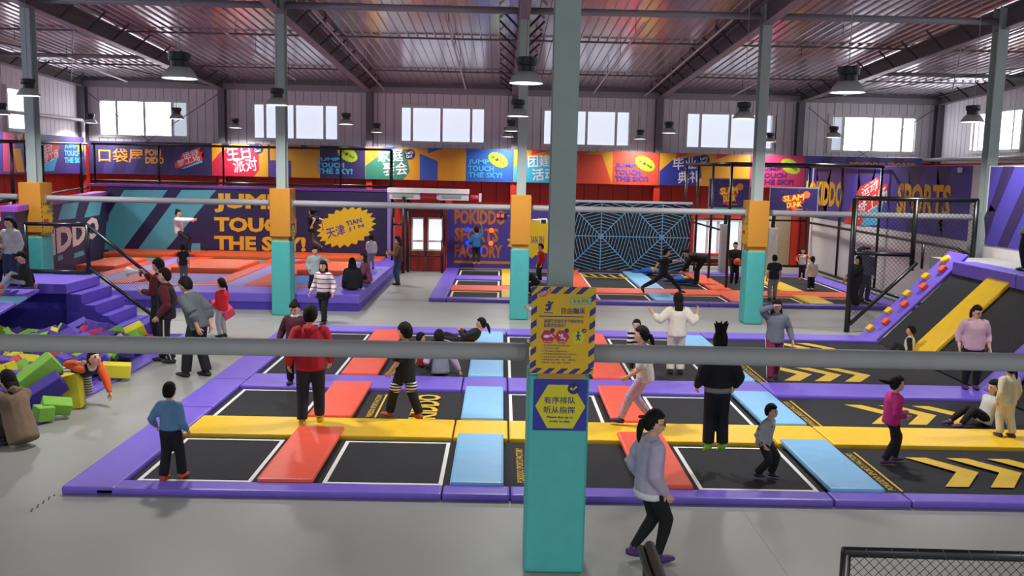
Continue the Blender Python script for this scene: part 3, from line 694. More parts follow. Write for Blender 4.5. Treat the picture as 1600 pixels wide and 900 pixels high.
ww = wallbox('web_wall', f348, 2.62, .06, 7.15, 2.66, .2, mat('#07070b', .6, var=0), 'black wall with two light blue spider webs behind the rear court', 'wall')
board('web_top_rail', FY(34.77), 2.6, 2.62, 7.17, 2.7, .26, mat('#c8d4e0', .4, var=0), ww); board('purple_edge', FY(34.78), 2.52, .06, 2.64, 2.62, .2, PUW, ww)
def seg_clip(p, q, x0, x1, y0, y1):
    t0, t1 = 0., 1.; dx, dy = q[0]-p[0], q[1]-p[1]
    for P_, Q_ in ((-dx, p[0]-x0), (dx, x1-p[0]), (-dy, p[1]-y0), (dy, y1-p[1])):
        if abs(P_) < 1e-12:
            if Q_ < 0: return None
        else:
            t = Q_/P_
            if P_ < 0: t0 = max(t0, t)
            else: t1 = min(t1, t)
    return None if t0 >= t1 else ((p[0]+t0*dx, p[1]+t0*dy), (p[0]+t1*dx, p[1]+t1*dy))
WL = mat('#7fb8e6', .5, var=0)
for (c0, c1, cc) in ((2.66, 4.88, f348.px(939, 369)), (4.88, 7.12, f348.px(1034, 371))):
    ps = []
    def line(p, q, w_=.0098):
        s = seg_clip(p, q, c0, c1, .08, 2.6)
        if not s: return
        (a, b), (c, d) = s; l = math.hypot(c-a, d-b)
        if l < 1e-3: return
        nx, ny = -(d-b)/l*w_/1.0, (c-a)/l*w_; ps.append([(a+nx, b+ny), (c+nx, d+ny), (c-nx, d-ny), (a-nx, b-ny)])
    for k in range(8):
        t = k*math.pi/4; line(cc, (cc[0]+3*math.cos(t), cc[1]+3*math.sin(t)), .014)
    r = .1
    while r < 2.4:
        for k in range(8):
            pt = []
            for t in (k, k+1):
                q = r*(1.0 if t % 2 == 0 else 1.12); an = t*math.pi/4; pt.append((cc[0]+q*math.cos(an), cc[1]+q*math.sin(an)))
            line(pt[0], pt[1])
        r += .125
    decal(ww, 'web_line', f348, ps, WL, .006)

# red entrance bay with glazed door
fd = FY(33.8)
ent = tag(board('wall_entrance', FY(33.9), -3.95, 0, -2.1, 2.9, 4.9, RED), kind='structure')
dr = tag(board('door_1', fd, -3.4, .02, -2.12, 2.1, .08, mat('#8a2018', .5)), kind='structure')
fdd = FY(33.79)
for a, b in ((-3.3, -2.86), (-2.72, -2.18)):
    board('door_pane', FY(33.785), a+.05, 1.15, b-.03, 1.92, .02, mat('#eef2f6', .4, var=0, emit=.85), dr); board('door_pane', FY(33.785), a+.05, .82, b-.03, 1.08, .02, mat('#f4eef0', .4, var=0, emit=.85), dr)
    board('door_frame', FY(33.788), a, .76, b, 1.98, .02, mat('#cfc6c4', .5, var=0), dr)
for u in (-3.38, -2.79, -2.14): board('door_stile', FY(33.77), u-.035, .02, u+.035, 1.1, .04, mat('#6a4a2c', .6), dr)
board('door_sill', FY(33.77), -3.4, .58, -2.12, .62, .03, mat('#6a4a2c', .6), dr); board('door_lock', FY(33.75), -2.81, .55, -2.75, .72, .03, BLK, dr)
board('door_header', FY(33.75), -3.45, 2.1, -2.1, 2.2, .12, mat('#7c1c14', .5), dr)
# low windows at the right on the outer wall
for i, (a, b) in enumerate(((1086, 1156),)):
    p, q = FY(38.9).px(a, 400), FY(38.9).px(b, 346); window(FY(38.88), (p[0]+q[0])/2, (q[0]-p[0])/2, p[1], q[1], (1, 1, 1, 1), (PANE_M,)*4)
p, q = FY(38.9).px(14, 326), FY(38.9).px(30, 313)
window(FXl(WX0+.03), 32.4, .5, 1.75, 2.35, (1,), (PANE_S,))
bb = tag(box('trim_3', 7.2, 11.0, 38.6, 38.9, .35, .45, mat('#d8341c', .5)), kind='structure')
# doorway with beige interior beside the right partition
dw = tag(board('door_2', FY(38.86), 11.2, 0, 12.2, 2.3, .1, mat('#c8bda2', .6)), kind='structure')
board('door_leaf', FY(38.84), 11.55, 0, 12.15, 2.25, .05, mat('#a8977a', .6), dw); board('door_frame', FY(38.83), 11.1, 0, 11.2, 2.4, .08, RED, dw)
tag(board('wall_panel_right', FY(38.82), 10.2, 0, 10.75, 2.4, .1, mat('#b8b4b2', .6)), kind='structure')

# ================================================================== banners
fB = FY(38.5); BZ0, BZ1 = 3.26, 4.6
def seg(x0, x1, m, label): 
    u0, u1 = fB.px(x0, 260)[0], fB.px(x1, 260)[0]
    return board_tag('wall_banner', fB, u0, BZ0, u1-.02, BZ1, .06, m, label), u0, u1
def board_tag(n, f, u0, v0, u1, v1, th, m, label): return tag(board(n, f, u0, v0, u1, v1, th, m), label, 'banner', 'banners under the high windows')
def rect(u0, v0, u1, v1): return [(u0, v0), (u1, v0), (u1, v1), (u0, v1)]
def bpx(x): return fB.px(x, 260)[0]
def zig(par, u0, u1, m1, m2, d=.004):
    """yellow field with darker angular cuts at the top, as printed beside the lettering"""
    decal(par, 'print_field', fB, rect(u0, BZ0+.01, u1, BZ1-.01), m1, d)
    w_ = u1-u0
    decal(par, 'print_cut', fB, [[(u0+w_*a, BZ1-.01), (u0+w_*(a+.16), BZ1-.01), (u0+w_*a, BZ1-.22)] for a in (.18, .62)], m2, d+.002)
def badge(par, xc, yc, rot=-.5):
    uc, vc = fB.px(xc, yc); LG = mat('#93a51e', .5, var=0)
    burstfan(par, 'starburst', fB, uc, vc, .47, .29, 22, .88, rot, LG, .012)
    text(par, '天津', fB, uc-.12, vc+.06, .34, .15, PUD, .04, rot=rot, d=.018); text(par, 'TIAN JIN', fB, uc+.16, vc-.1, .25, .12, PUD, .02, rot=rot, d=.018)
def lets(par, x, y):
    uc, vc = fB.px(x, y); decal(par, 'speech_dot', fB, circ(uc, vc, .23, 20, .22), PUD, .012)
    text(par, "Let's\nGo!", fB, uc, vc, .3, .28, WHT, .01, rot=.15, d=.018)
def jump(par, x0, x1, ys, m):
    for s, (y0, y1) in zip(('JUMP', 'TOUCH', 'THE SKY!'), ys): textpx(par, s, fB, x0, y0, x1[('JUMP', 'TOUCH', 'THE SKY!').index(s)], y1, m, .045, d=.014)
YB = mat('#c2881f', .5, var=.02); LTX = mat('#cdc8d0', .6, var=0); BSK = mat('#3f92c8', .5, var=0)
b, u0, u1 = seg(140, 331, PUD, 'dark purple banner with orange Chinese lettering and red logo at the left corner')
decal(b, 'ray_print', fB, [[(u0+.5+k*.9, BZ0+.01), (u0+.9+k*.9, BZ0+.01), (u0+1.3+k*.9, BZ1-.01), (u0+.9+k*.9, BZ1-.01)] for k in range(4)], mat('#3a2e68', .5, var=0), .004)
textpx(b, '口袋屋', fB, 154, 232, 224, 254, mat('#d88a30', .5, var=0), .045); textpx(b, 'POKI\nDIDO', fB, 227, 233, 256, 256, mat('#d88a30', .5, var=0), .05)
def logo(par, fr, x0, y0, x1, y1, d=.008):
    uc, vc = fr.px((x0+x1)/2, (y0+y1)/2); wd = abs(fr.px(x1, y0)[0]-fr.px(x0, y0)[0]); ht = abs(fr.px(x0, y1)[1]-fr.px(x0, y0)[1])
    P = lambda a, b: (uc+(a-.5)*wd, vc+(b-.5)*ht)
    decal(par, 'logo_field', fr, [P(0, .0), P(.12, .0), P(1, .42), P(.93, .62), P(1, .8), P(.86, .75), P(.9, 1), P(.26, .62), P(.16, .33), P(0, .25)], mat('#d8382c', .5, var=0), d)
    text(par, '运动', fr, *P(.55, .66), wd*.56, ht*.3, LTX, .03, rot=math.atan2(ht*.45, wd), d=d+.004); text(par, '梦工场', fr, *P(.48, .36), wd*.8, ht*.3, LTX, .03, rot=math.atan2(ht*.42, wd), d=d+.004)
    decal(par, 'logo_bar', fr, [P(.2, -.02), P(.32, -.02), P(.98, .3), P(.94, .38)], mat('#5cb0e0', .5, var=0), d)
logo(b, fB, 273, 229, 318, 263)
b, u0, u1 = seg(331, 570, PUD, 'banner with white Chinese birthday lettering on red and yellow')
zig(b, bpx(331.5), bpx(419), YB, PUD); decal(b, 'print_field', fB, [(bpx(332), BZ0+.01), (bpx(396), BZ0+.01), (bpx(405), BZ0+.3), (bpx(404), BZ1-.1), (bpx(362), BZ1-.12), (bpx(345), BZ1-.35), (bpx(332), BZ1-.75)], mat('#b21c38', .5, var=0), .008)
zig(b, bpx(422), bpx(500), YB, PUD); decal(b, 'print_field', fB, rect(bpx(421), BZ0+.02, bpx(455), BZ0+.7), mat('#4a2f7c', .5, var=0), .008)
textpx(b, '生日', fB, 352, 225, 393, 251, LTX, .05, rot=.12, d=.014); textpx(b, '派对', fB, 362, 245, 404, 270, LTX, .05, rot=.12, d=.014); lets(b, 403, 232)
jump(b, 495, (531, 538, 551), ((246, 253), (254, 262), (263, 272)), BSK); badge(b, 543, 241)
b, u0, u1 = seg(570, 802, mat('#2856a8', .5, var=0), 'banner with white Chinese family lettering on green, yellow and blue')
zig(b, bpx(570.5), bpx(728), YB, mat('#2a4fa8', .5, var=0)); decal(b, 'print_field', fB, [(bpx(571), BZ0+.01), (bpx(630), BZ0+.01), (bpx(640), BZ0+.35), (bpx(634), BZ1-.05), (bpx(592), BZ1-.35), (bpx(571), BZ1-.8)], mat('#2c6a58', .5, var=0), .008)
decal(b, 'print_field', fB, [[(bpx(656), BZ0+.01), (bpx(684), BZ0+.01), (bpx(684), BZ0+.8), (bpx(656), BZ0+1.1)]], mat('#2a4fa8', .5, var=0), .007)
textpx(b, '家庭', fB, 588, 231, 632, 254, LTX, .05, rot=.06, d=.014); textpx(b, '聚会', fB, 596, 252, 639, 275, LTX, .05, rot=.06, d=.014); lets(b, 640, 241)
jump(b, 731, (765, 772, 785), ((249, 258), (259, 268), (269, 278)), BSK); badge(b, 778, 250)
b, u0, u1 = seg(802, 1030, mat('#c2402a', .5, var=.02), 'banner with white Chinese team lettering on teal and orange red')
zig(b, bpx(802.5), bpx(957), YB, mat('#c83a2c', .5, var=0)); decal(b, 'print_field', fB, [(bpx(803), BZ0+.01), (bpx(880), BZ0+.01), (bpx(878), BZ1-.15), (bpx(815), BZ1-.42), (bpx(803), BZ1-.75)], mat('#2f9ab4', .5, var=0), .008)
decal(b, 'print_field', fB, [(bpx(893), BZ0+.01), (bpx(957), BZ0+.01), (bpx(940), BZ1-.12), (bpx(905), BZ1-.12)], mat('#c2402a', .5, var=0), .008)
textpx(b, '团建', fB, 823, 241, 862, 262, LTX, .05, rot=.06, d=.014); textpx(b, '活动', fB, 829, 262, 872, 283, LTX, .05, rot=.06, d=.014)
jump(b, 961, (994, 1001, 1013), ((255, 263), (265, 273), (275, 283)), PUW); badge(b, 1008, 256)
b, u0, u1 = seg(1030, 1259, mat('#a0244e', .5, var=.02), 'banner with white Chinese graduation lettering on navy, yellow and magenta')
zig(b, bpx(1030.5), bpx(1172), YB, mat('#b83048', .5, var=0)); decal(b, 'print_field', fB, [(bpx(1031), BZ0+.01), (bpx(1088), BZ0+.01), (bpx(1097), BZ0+.4), (bpx(1092), BZ1-.08), (bpx(1050), BZ1-.3), (bpx(1031), BZ1-.75)], mat('#2a2a80', .5, var=0), .008)
textpx(b, '毕业', fB, 1049, 245, 1090, 266, LTX, .05, rot=.06, d=.014); textpx(b, '典礼', fB, 1057, 266, 1097, 287, LTX, .05, rot=.06, d=.014); lets(b, 1100, 250)
jump(b, 1186, (1221, 1229, 1240), ((261, 268), (270, 278), (280, 288)), mat('#3a1c5c', .5, var=0)); badge(b, 1235, 260)
b, u0, u1 = seg(1259, 1441, mat('#4a4088', .5, var=.02), 'purple banner in the right corner with orange lettering')
decal(b, 'ray_print', fB, [[(u0+.3+k*1.0, BZ0+.01), (u0+.7+k*1.0, BZ0+.01), (u0+1.1+k*1.0, BZ1-.01), (u0+.7+k*1.0, BZ1-.01)] for k in range(4)], mat('#382c60', .5, var=0), .004)
textpx(b, 'POKIDDO SPORTS', fB, 1327, 254, 1429, 264, mat('#d88a30', .5, var=0), .03)
# banner on the left wall
fL = FXl(-17.2)
b = tag(board('wall_banner', fL, 24.0, 3.26, 38.4, 4.72, .06, mat('#43307c', .5, var=.02)), 'long banner on the left wall with red logo and light blue lettering', 'banner', 'banners under the high windows')
decal(b, 'print_field', fL, [pxpoly(fL, p) for p in ([(4, 206), (22, 208), (25, 270), (5, 268)],)], mat('#b8406a', .5, var=0), .005)
decal(b, 'print_field', fL, [pxpoly(fL, p) for p in ([(20, 232), (32, 232), (38, 269), (26, 269)], [(25, 210), (36, 210), (31, 219), (28, 219)], [(37, 210), (48, 211), (48, 269), (39, 268), (42, 252), (38, 225)])], YB, .008)
decal(b, 'logo_field', fL, pxpoly(fL, [(66, 228), (88, 218), (86, 228), (93, 228), (90, 243), (66, 254)]), mat('#d83a2c', .5, var=0), .008)
decal(b, 'logo_field', fL, pxpoly(fL, [(66, 257), (90, 245), (84, 267), (66, 268)]), mat('#46a8dc', .5, var=0), .008)
textpx(b, '运动\n梦工场', fL, 67, 224, 90, 252, LTX, .04, rot=.25, d=.014)
for s, x1, y0, y1 in (('JUMP', 120, 225, 233), ('TOUCH', 125, 235, 244), ('THE SKY', 130, 246, 255)): textpx(b, s, fL, 100, y0, x1, y1, mat('#46b4dc', .5, var=0), .04, d=.014)
u, v = fL.px(125, 231); decal(b, 'speech_dot', fL, circ(u, v, .25, 16, .2), mat('#a8b820', .5, var=0), .012)

# ================================================================== right partition with murals
wp = tag(box('wall_partition_right', 12.45, 12.65, 9.0, 37.2, 0, 4.16, mat('#cfcac8', .6, var=.03)), kind='structure')
fR = FXr(12.44)
def mural(u0, u1, label, m=PUW):
    return tag(board('wall_mural', fR, u0, 2.14, u1, 4.15, .03, m), label, 'mural')
m1 = mural(-37.1, -24.5, 'purple mural panel reading POKIDDO SPORTS behind the basketball cage')
cs = [(-36.6, -35.4), (-32.3, -31.2), (-28.3, -27.6), (-26.4, -25.9)]
for a, b in cs: decal(m1, 'shade_print', fR, [[(a, 2.15), (b, 2.15), (b-.5, 2.9), (b+.3, 4.14), (a-.1, 4.14), (a+.4, 2.9)]], mat('#332a66', .5, var=0), .004)
textpx(m1, 'POKIDDO', fR, 1258, 283, 1316, 322, GOLD, .05, d=.012); textpx(m1, 'SPORTS', fR, 1400, 287, 1483, 338, GOLD, .035, d=.012)
decal(m1, 'logo_field', fR, [pxpoly(fR, [(1318, 348), (1344, 292), (1374, 276), (1376, 290), (1389, 286), (1380, 316), (1352, 336), (1345, 352)])], mat('#cc382c', .5, var=0), .008)
decal(m1, 'logo_field', fR, [pxpoly(fR, [(1344, 353), (1354, 334), (1381, 317), (1372, 352)])], mat('#46a0c8', .5, var=0), .008)
textpx(m1, '运动', fR, 1345, 284, 1374, 306, LTX, .03, rot=.3, d=.014); textpx(m1, '梦工场', fR, 1340, 304, 1386, 330, LTX, .03, rot=.3, d=.014)
wp2 = tag(box('wall_partition_near', 11.95, 12.4, 9.0, 22.72, 0, 4.12, mat('#cfcac8', .6, var=.03)), kind='structure')
fR = FXr(11.93)
m2 = tag(board('wall_mural', fR, -22.62, 2.2, -12.0, 4.1, .03, PUW), 'purple mural panel with dark slanted stripes at the right edge', 'mural')
decal(m2, 'stripe_print', fR, [pxpoly(fR, p) for p in ([(1545, 330), (1568, 260), (1586, 260), (1556, 330)], [(1558, 384), (1600, 290), (1600, 330), (1574, 386)], [(1538, 340), (1547, 318), (1556, 330), (1540, 376)])], PUD, .005)
tag(box('camera_dome', 12.32, 12.43, 24.98, 25.12, 3.96, 4.1, WHT, None, .045, 3), 'small white camera dome at the corner of the right mural', 'camera')

# ================================================================== cages, nets, railings
def frame(name, label, cat, bars, r=.045, m=BLK, loc=(0, 0, 0), partname='bar'):
    root = empty(name, label, cat, loc)
    for nm, pts, rr in bars:
        bm = bmesh.new(); tube(bm, [V(p)-V(loc) for p in pts], rr or r, 8); obj(nm, bm, m, root, True)
    return root
NETM = mat('#16161a', .9, var=0)
Xc, Xd, zt = 7.33, 12.25, 4.13
bars = [('post', [(Xc, Y, .1), (Xc, Y, zt)], 0) for Y in (29.7, 32.3, 34.75, 37.0)] + [('post', [(Xd, Y, .1), (Xd, Y, zt)], 0) for Y in (29.9, 33.4, 37.0)]
bars += [('top_rail', [(Xc, 29.7, zt), (Xc, 37.0, zt)], 0), ('top_rail', [(Xc, 29.7, zt), (Xd, 29.8, zt)], .05), ('top_rail', [(Xd, 29.8, zt), (Xd, 37, zt)], 0), ('top_rail', [(Xc, 37, zt), (Xd, 37, zt)], 0),
         ('mid_rail', [(11.47, 22.35, 1.92), (Xd, 24.6, 1.93), (Xd, 37, 1.93)], 0), ('mid_rail', [(Xc, 31.0, 1.93), (Xc, 37, 1.93)], .035), ('mid_rail', [(Xc, 37, 1.98), (Xd, 37, 1.98)], .035), ('bottom_rail', [(Xd, 24, .14), (Xd, 37, .14)], .05), ('bottom_rail', [(Xc, 37, .14), (Xd, 37, .14)], .05)]
cage = frame('basketball_cage', 'tall black padded cage frame around the basketball trampolines', 'cage', bars)
# ramp fence
fz = 3.28; Yf = 22.25
bars = [('post', [(8.52, Yf, 0), (8.52, Yf, fz)], .07), ('post', [(10.0, Yf, 1.55), (10.0, Yf, fz)], .06), ('post', [(11.47, Yf, 1.66), (11.47, Yf, fz)], .06), ('top_rail', [(8.5, Yf, fz), (11.5, Yf, fz)], .055),
        ('mid_rail', [(8.5, Yf, 1.95), (10.0, Yf, 1.93)], .05), ('slope_rail', [(8.56, Yf-.05, .2), (10.1, Yf-.05, 1.75)], .05), ('post', [(10.25, Yf, 1.6), (10.25, Yf, 2.2)], .035)]
rf = frame('net_fence', 'black net fence standing beside the climbing strip on the right', 'fence', bars)
netmesh(rf, FY(Yf), [(8.55, 1.95), (11.45, 1.95), (11.45, fz), (8.55, fz)], .075, .0042, NETM); netmesh(rf, FY(Yf), [(8.55, .25), (10.05, 1.8), (10.0, 1.95), (8.55, 1.95)], .075, .0042, NETM)
# rail frame on top of the left navy wall
zt2 = 4.42
xs_ = [fY for fY in (-16.9, -15.3, -12.9, -10.5, -8.2, -6.1, -4.2)]
bars = [('post', [(x, 35.0, 2.9), (x, 35.0, zt2)], .04) for x in xs_[1:]] + [('top_rail', [(-15.4, 35, zt2), (-4.2, 35, zt2)], .045), ('low_rail', [(-15.4, 35, 3.05), (-4.2, 35, 3.05)], .045)]
bars += [('post', [(-4.2, 35.0, 2.4), (-4.2, 35.0, zt2)], .06)]
frame('guard_railing', 'black rail frame along the top of the long navy wall', 'railing', bars)
zt3 = 4.2
bars = [('top_rail', [(-12.05, 22.0, zt3), (-15.4, 34.6, zt3+.2)], .045), ('post', [(-12.4, 23.6, 2.6), (-12.4, 23.6, zt3)], .045), ('post', [(-13.3, 27, 2.6), (-13.3, 27, zt3)], .045), ('post', [(-15.0, 33.2, 2.6), (-15.0, 33.2, zt3+.2)], .045), ('low_rail', [(-12.05, 22.0, 2.75), (-15.4, 34.6, 2.8)], .04)]
frame('guard_railing', 'black rail frame on the slanted wall behind the stair column', 'railing', bars)
# metal frame by the exit
bars = [('post', [(-3.95, 33.2, 0), (-3.95, 33.2, 2.7)], .05), ('post', [(-3.52, 33.0, 0), (-3.52, 33.0, 2.75)], .055), ('post', [(-3.4, 33.4, 0), (-3.4, 33.4, 2.7)], .05), ('cross_bar', [(-3.95, 33.2, 1.75), (-3.5, 33.0, 1.75)], .04), ('post', [(-2.15, 33.4, 0), (-2.15, 33.4, 1.2)], .05), ('post', [(-2.1, 33.4, 1.0), (-2.1, 33.4, 2.8)], .045)]
frame('exit_frame', 'black post frame beside the red exit door', 'frame', bars)
# padded game arm on top of the exit bay
ga = empty('game_gantry', 'light grey gantry with red cylinders above the exit door', 'gantry', (-4, 33.2, 2.6))
fg = FY(33.0)
def gx(x, y): return fg.px(x, y)
GW = mat('#c9c6c2', .5, var=.03)
for x0, x1, y0, y1, m, nm in ((608, 656, 298, 311, GW, 'housing'), (685, 732, 301, 313, GW, 'housing')):
    a, b = gx(x0, y1), gx(x1, y0); o = box(nm, a[0]+4, b[0]+4, -.15, .25, a[1]-2.6, b[1]-2.6, m, ga, .015)
    box('grille', a[0]+4.1, b[0]+3.75, -.17, -.14, a[1]-2.52, b[1]-2.68, mat('#8f9a98', .5), ga)
a, b = gx(605, 300), gx(733, 296); box('top_cover', a[0]+4, b[0]+4, -.2, .3, a[1]-2.62, b[1]-2.6, mat('#dcdad6', .5), ga, .02)
CYR = mat('#d8385c', .4, var=.02)
for x0, x1, y in ((657, 684, 305), (735, 750, 309)):
    a, b = gx(x0, y), gx(x1, y); tubeo('cylinder', [(a[0]+4, 0, a[1]-2.6), (b[0]+4, 0, a[1]-2.6)], .085, CYR, ga, 12); box('bracket', b[0]+3.95, b[0]+4.05, -.12, .12, a[1]-2.75, a[1]-2.45, GW, ga, .02)
for x in (-3.9, -3.3, -2.2): tubeo('support', [(x+4, 0, -.6), (x+4, 0, .0)], .04, BLK, ga)
# basketball boards
def hoop(xc, yc0, yc1, x0, x1, Y, pole_x, label):
    a, b = FY(Y).px(x0, yc1), FY(Y).px(x1, yc0); uc = (a[0]+b[0])/2; fr = FY(Y)
    r = empty('basketball_hoop', label, 'basketball hoop', (uc, Y, 0), 'basketball hoops in the cage'); fr = Fr((-0.0, 0, 0), (1, 0, 0))
    hw = (b[0]-a[0])/2; z0, z1 = a[1], b[1]
    board('board_frame', Fr((0, -.0, 0), (1, 0, 0)), -hw-.04, z0-.04, hw+.04, z1+.04, .06, GRAY, r)
    bd = board('backboard', Fr((0, -.02, 0), (1, 0, 0)), -hw, z0, hw, z1, .03, mat('#2b2260', .5, var=.02), r)
    f2 = Fr((0, -.02, 0), (1, 0, 0)); h_ = z1-z0
    decal(bd, 'ray_print', f2, [[(hw*.9*math.cos(t)*.5, (z0+z1)/2+h_*.5*math.sin(t)*.6), (hw*.97*math.cos(t), (z0+z1)/2+h_*.49*math.sin(t)), (hw*.97*math.cos(t+.03), (z0+z1)/2+h_*.49*math.sin(t+.03))] for t in (.6, 1.3, 2.2, 3.3, 4.1, 5.4)], mat('#a83a4a', .5, var=0), .004)
    zc = (z0+z1)/2
    decal(bd, 'logo_shadow', f2, [(-.55*hw, zc-.02), (-.5*hw, zc+.16*h_), (.42*hw, zc+.3*h_), (.45*hw, zc-.05*h_), (.2*hw, zc-.28*h_), (-.3*hw, zc-.42*h_), (-.3*hw, zc-.12*h_)], mat('#c8283c', .5, var=0), .006)
    text(bd, 'SLAM', f2, -.03*hw, zc+.1*h_, .9*hw, .26*h_, mat('#e8c83c', .5, var=0), .05, rot=.12, d=.012); text(bd, 'DUNK', f2, .02*hw, zc-.18*h_, .66*hw, .24*h_, mat('#e8c83c', .5, var=0), .05, rot=.12, d=.012)
    decal(bd, 'ball_print', f2, circ(.52*hw, zc+.24*h_, .13, 18), mat('#e8703a', .5, var=0), .008)
    bm = bmesh.new(); pts = [(.22*math.cos(t*math.pi/10), -.35+.22*math.sin(t*math.pi/10), z0+.12) for t in range(21)]; tube(bm, pts, .015, 6); obj('rim', bm, mat('#e85a2c', .4), r)
    box('rim_bracket', -.08, .08, -.14, -.02, z0+.06, z0+.18, mat('#e85a2c', .4), r)
    tubeo('stand', [(pole_x, .35, 1.9), (pole_x, .2, z0+.2)], .07, BLK, r); box('stand_pad', pole_x-.17, pole_x+.17, .2, .54, 0, 1.9, mat('#a9a5a4', .6), r, .03)
    box('teal_edge', -hw, hw, -.06, 0, z0-.09, z0-.03, TEAL, r)
hoop(1139, 281, 323, 1108, 1171, 34.6, 0.0, 'basketball hoop with SLAM DUNK board left of the padded column')
hoop(1240, 295, 331, 1203, 1278, 33.0, -.6, 'basketball hoop with SLAM DUNK board right of the padded column')

# ---- stairs and platform at the foam pit
ST = empty('foam_stairs', 'purple foam stairs climbing to the platform above the foam pit', 'stairs', (-9, 21, 0))
PURS = mat('#5f49bc', .55, var=.06)
for k in range(4):
    box('step', -9.6+9-.02, -8.4-.29*k+9, -.7, .9, .0 if k == 0 else .15+.235*(k-1), .15+.235*k, PURS, ST, .015)
stp = empty('foam_platform', 'purple foam platform left of the stairs where two children rest', 'platform', (-12, 21, 0))
box('deck_block', -17.2+12, -9.57+12, -.76, .95, .86, 1.085, PUR, stp, .02); box('base', -17.2+12, -9.6+12, -.35, .9, 0, .86, mat('#4a38a4', .6, var=.06), stp)
bm = bmesh.new(); vv = [(-9.6, 20.3, 0), (-8.4, 20.3, 0), (-8.4, 20.3, .15), (-9.6, 20.3, .86)]
tagx = obj('side_cheek', (lambda b: (b.faces.new([b.verts.new((x+9, y-21-.02, z)) for x, y, z in vv]), b)[1])(bmesh.new()), mat('#4f3cac', .6, var=.06), ST)
sl = empty('slide_board', 'striped lilac and light blue padded slide board at the left edge', 'slide', (-9.97, 19.75, 1.0))
for a, b, m in ((-.42, .1, PUR), (-.88, -.42, SKY), (-2.2, -.88, PUR)):
    box('slide_pad', -3.5, 0, a, b, -.06, .0, m, sl, .015, 2, Matrix.Rotation(math.radians(9.4), 4, 'X'))
for x in (-3.2, -.25): box('leg', x-.04, x+.04, -2.05, -1.95, -.95, -.36, BLK, sl)
bars = [('top_rail', [(-11.3, 21.95, 2.28), (-9.83, 21.95, 2.28)], .045), ('post', [(-9.83, 21.95, 1.1), (-9.83, 21.95, 2.28)], .05), ('hand_rail', [(-9.83, 21.95, 2.28), (-8.25, 21.95, 1.0)], .045), ('hand_rail', [(-9.83, 21.95, 1.28), (-8.2, 21.95, .02)], .045), ('post', [(-8.25, 21.95, 0), (-8.25, 21.95, 1.0)], .045), ('bottom_rail', [(-11.3, 21.95, 1.15), (-9.83, 21.95, 1.15)], .05), ('post', [(-11.3, 21.95, 1.1), (-11.3, 21.95, 2.28)], .05)]
sr = frame('stair_railing', 'black padded railing with net along the purple stairs', 'railing', bars)
netmesh(sr, FY(21.95), [(-11.28, 1.15), (-9.85, 1.15), (-9.85, 2.27), (-11.28, 2.27)], .045, .0026, NETM); netmesh(sr, FY(21.95), [(-9.83, 1.28), (-8.25, .05), (-8.25, 1.0), (-9.83, 2.27)], .045, .0026, NETM)

# ---- near railings
YN = 5.8
p0 = ony(1322, 862, YN); zt = p0.z
bars = [('top_rail', [(p0.x-.02, YN, zt), (6.5, YN, zt-.05)], .037), ('post', [(p0.x, YN, 0), (p0.x, YN, zt)], .036)]
nr = frame('net_railing', 'shiny black wrapped railing with diamond net at the bottom right corner', 'railing', bars)
netmesh(nr, FY(YN), [(p0.x, zt-1.0), (4.4, zt-1.0), (4.4, zt-.03), (p0.x, zt-.03)], .048, .0026, NETM)
for k in range(13):
    x = p0.x+.12+k*.17; tubeo('tape_wrap', [(x, YN-.02, zt+.034), (x+.02, YN-.038, zt-.02)], .0035, mat('#3a3a40', .3, var=0), nr, 4)
q0 = ony(1015, 853, YN)
bars = [('top_rail', [(q0.x, YN, q0.z), (q0.x-.02, YN-1.4, q0.z)], .037), ('low_rail', [(q0.x-.05, YN+.02, q0.z-.03), (q0.x-.07, YN-1.4, q0.z-.03)], .03), ('post', [(q0.x, YN, 0), (q0.x, YN, q0.z)], .04)]
frame('wrapped_handrail', 'end of a shiny black wrapped handrail at the bottom edge', 'railing', bars)

# ================================================================== foam pit
FPit = tag(box('pit_edging', -6.98, -6.62, 10.5, 20.2, 0, .035, PUR), 'purple rim strip along the foam pit', 'rim')
tag(box('foam_pit_mat', -17, -6.98, 10.5, 20.2, 0, .03, mat('#3c2c8c', .7)), 'dark purple bottom of the foam pit', 'pit')
FC = {'purple': mat('#6a55c0', .8, var=.05), 'yellow': mat('#e8dc34', .8, var=.05), 'green': mat('#86c24a', .8, var=.05), 'pink': mat('#ee4a72', .8, var=.05), 'dark purple': mat('#4c3a9c', .8, var=.05)}
fmesh = {}
for cn, m in FC.items():
    for li, ln in enumerate((.42, .24)):
        bm = bmesh.new(); bx(bm, -ln/2, ln/2, -.105, .105, -.105, .105, .008, 1); me = bpy.data.meshes.new('foam_block'); bmesh.ops.recalc_face_normals(bm, faces=bm.faces); bm.to_mesh(me); bm.free(); me.materials.append(m); fmesh[(cn, li)] = me
rnd = random.Random(11)
def foam(p, rot, cn, li=0, label=None, scale=1.0):
    o = bpy.data.objects.new('foam_block', fmesh[(cn, li)]); COL.objects.link(o); o.location = p; o.rotation_euler = rot; o.scale = (scale,)*3
    if label: tag(o, label, 'foam block', 'foam blocks in the pit')
    else:
        zo = ('at the near end of the pit' if p[1] < 13.6 else 'in front of the grey rail' if p[1] < 15.6 else 'behind the grey rail' if p[1] < 17.3 else 'at the foot of the stairs') + (' beside the rim' if p[0] > -7.6 else ' in the middle' if p[0] > -8.8 else ' far from the rim')
        tag(o, '%s %s foam block %s' % (cn, 'long' if li == 0 else 'short', zo), 'foam block', 'foam blocks in the pit')
y = 11.6
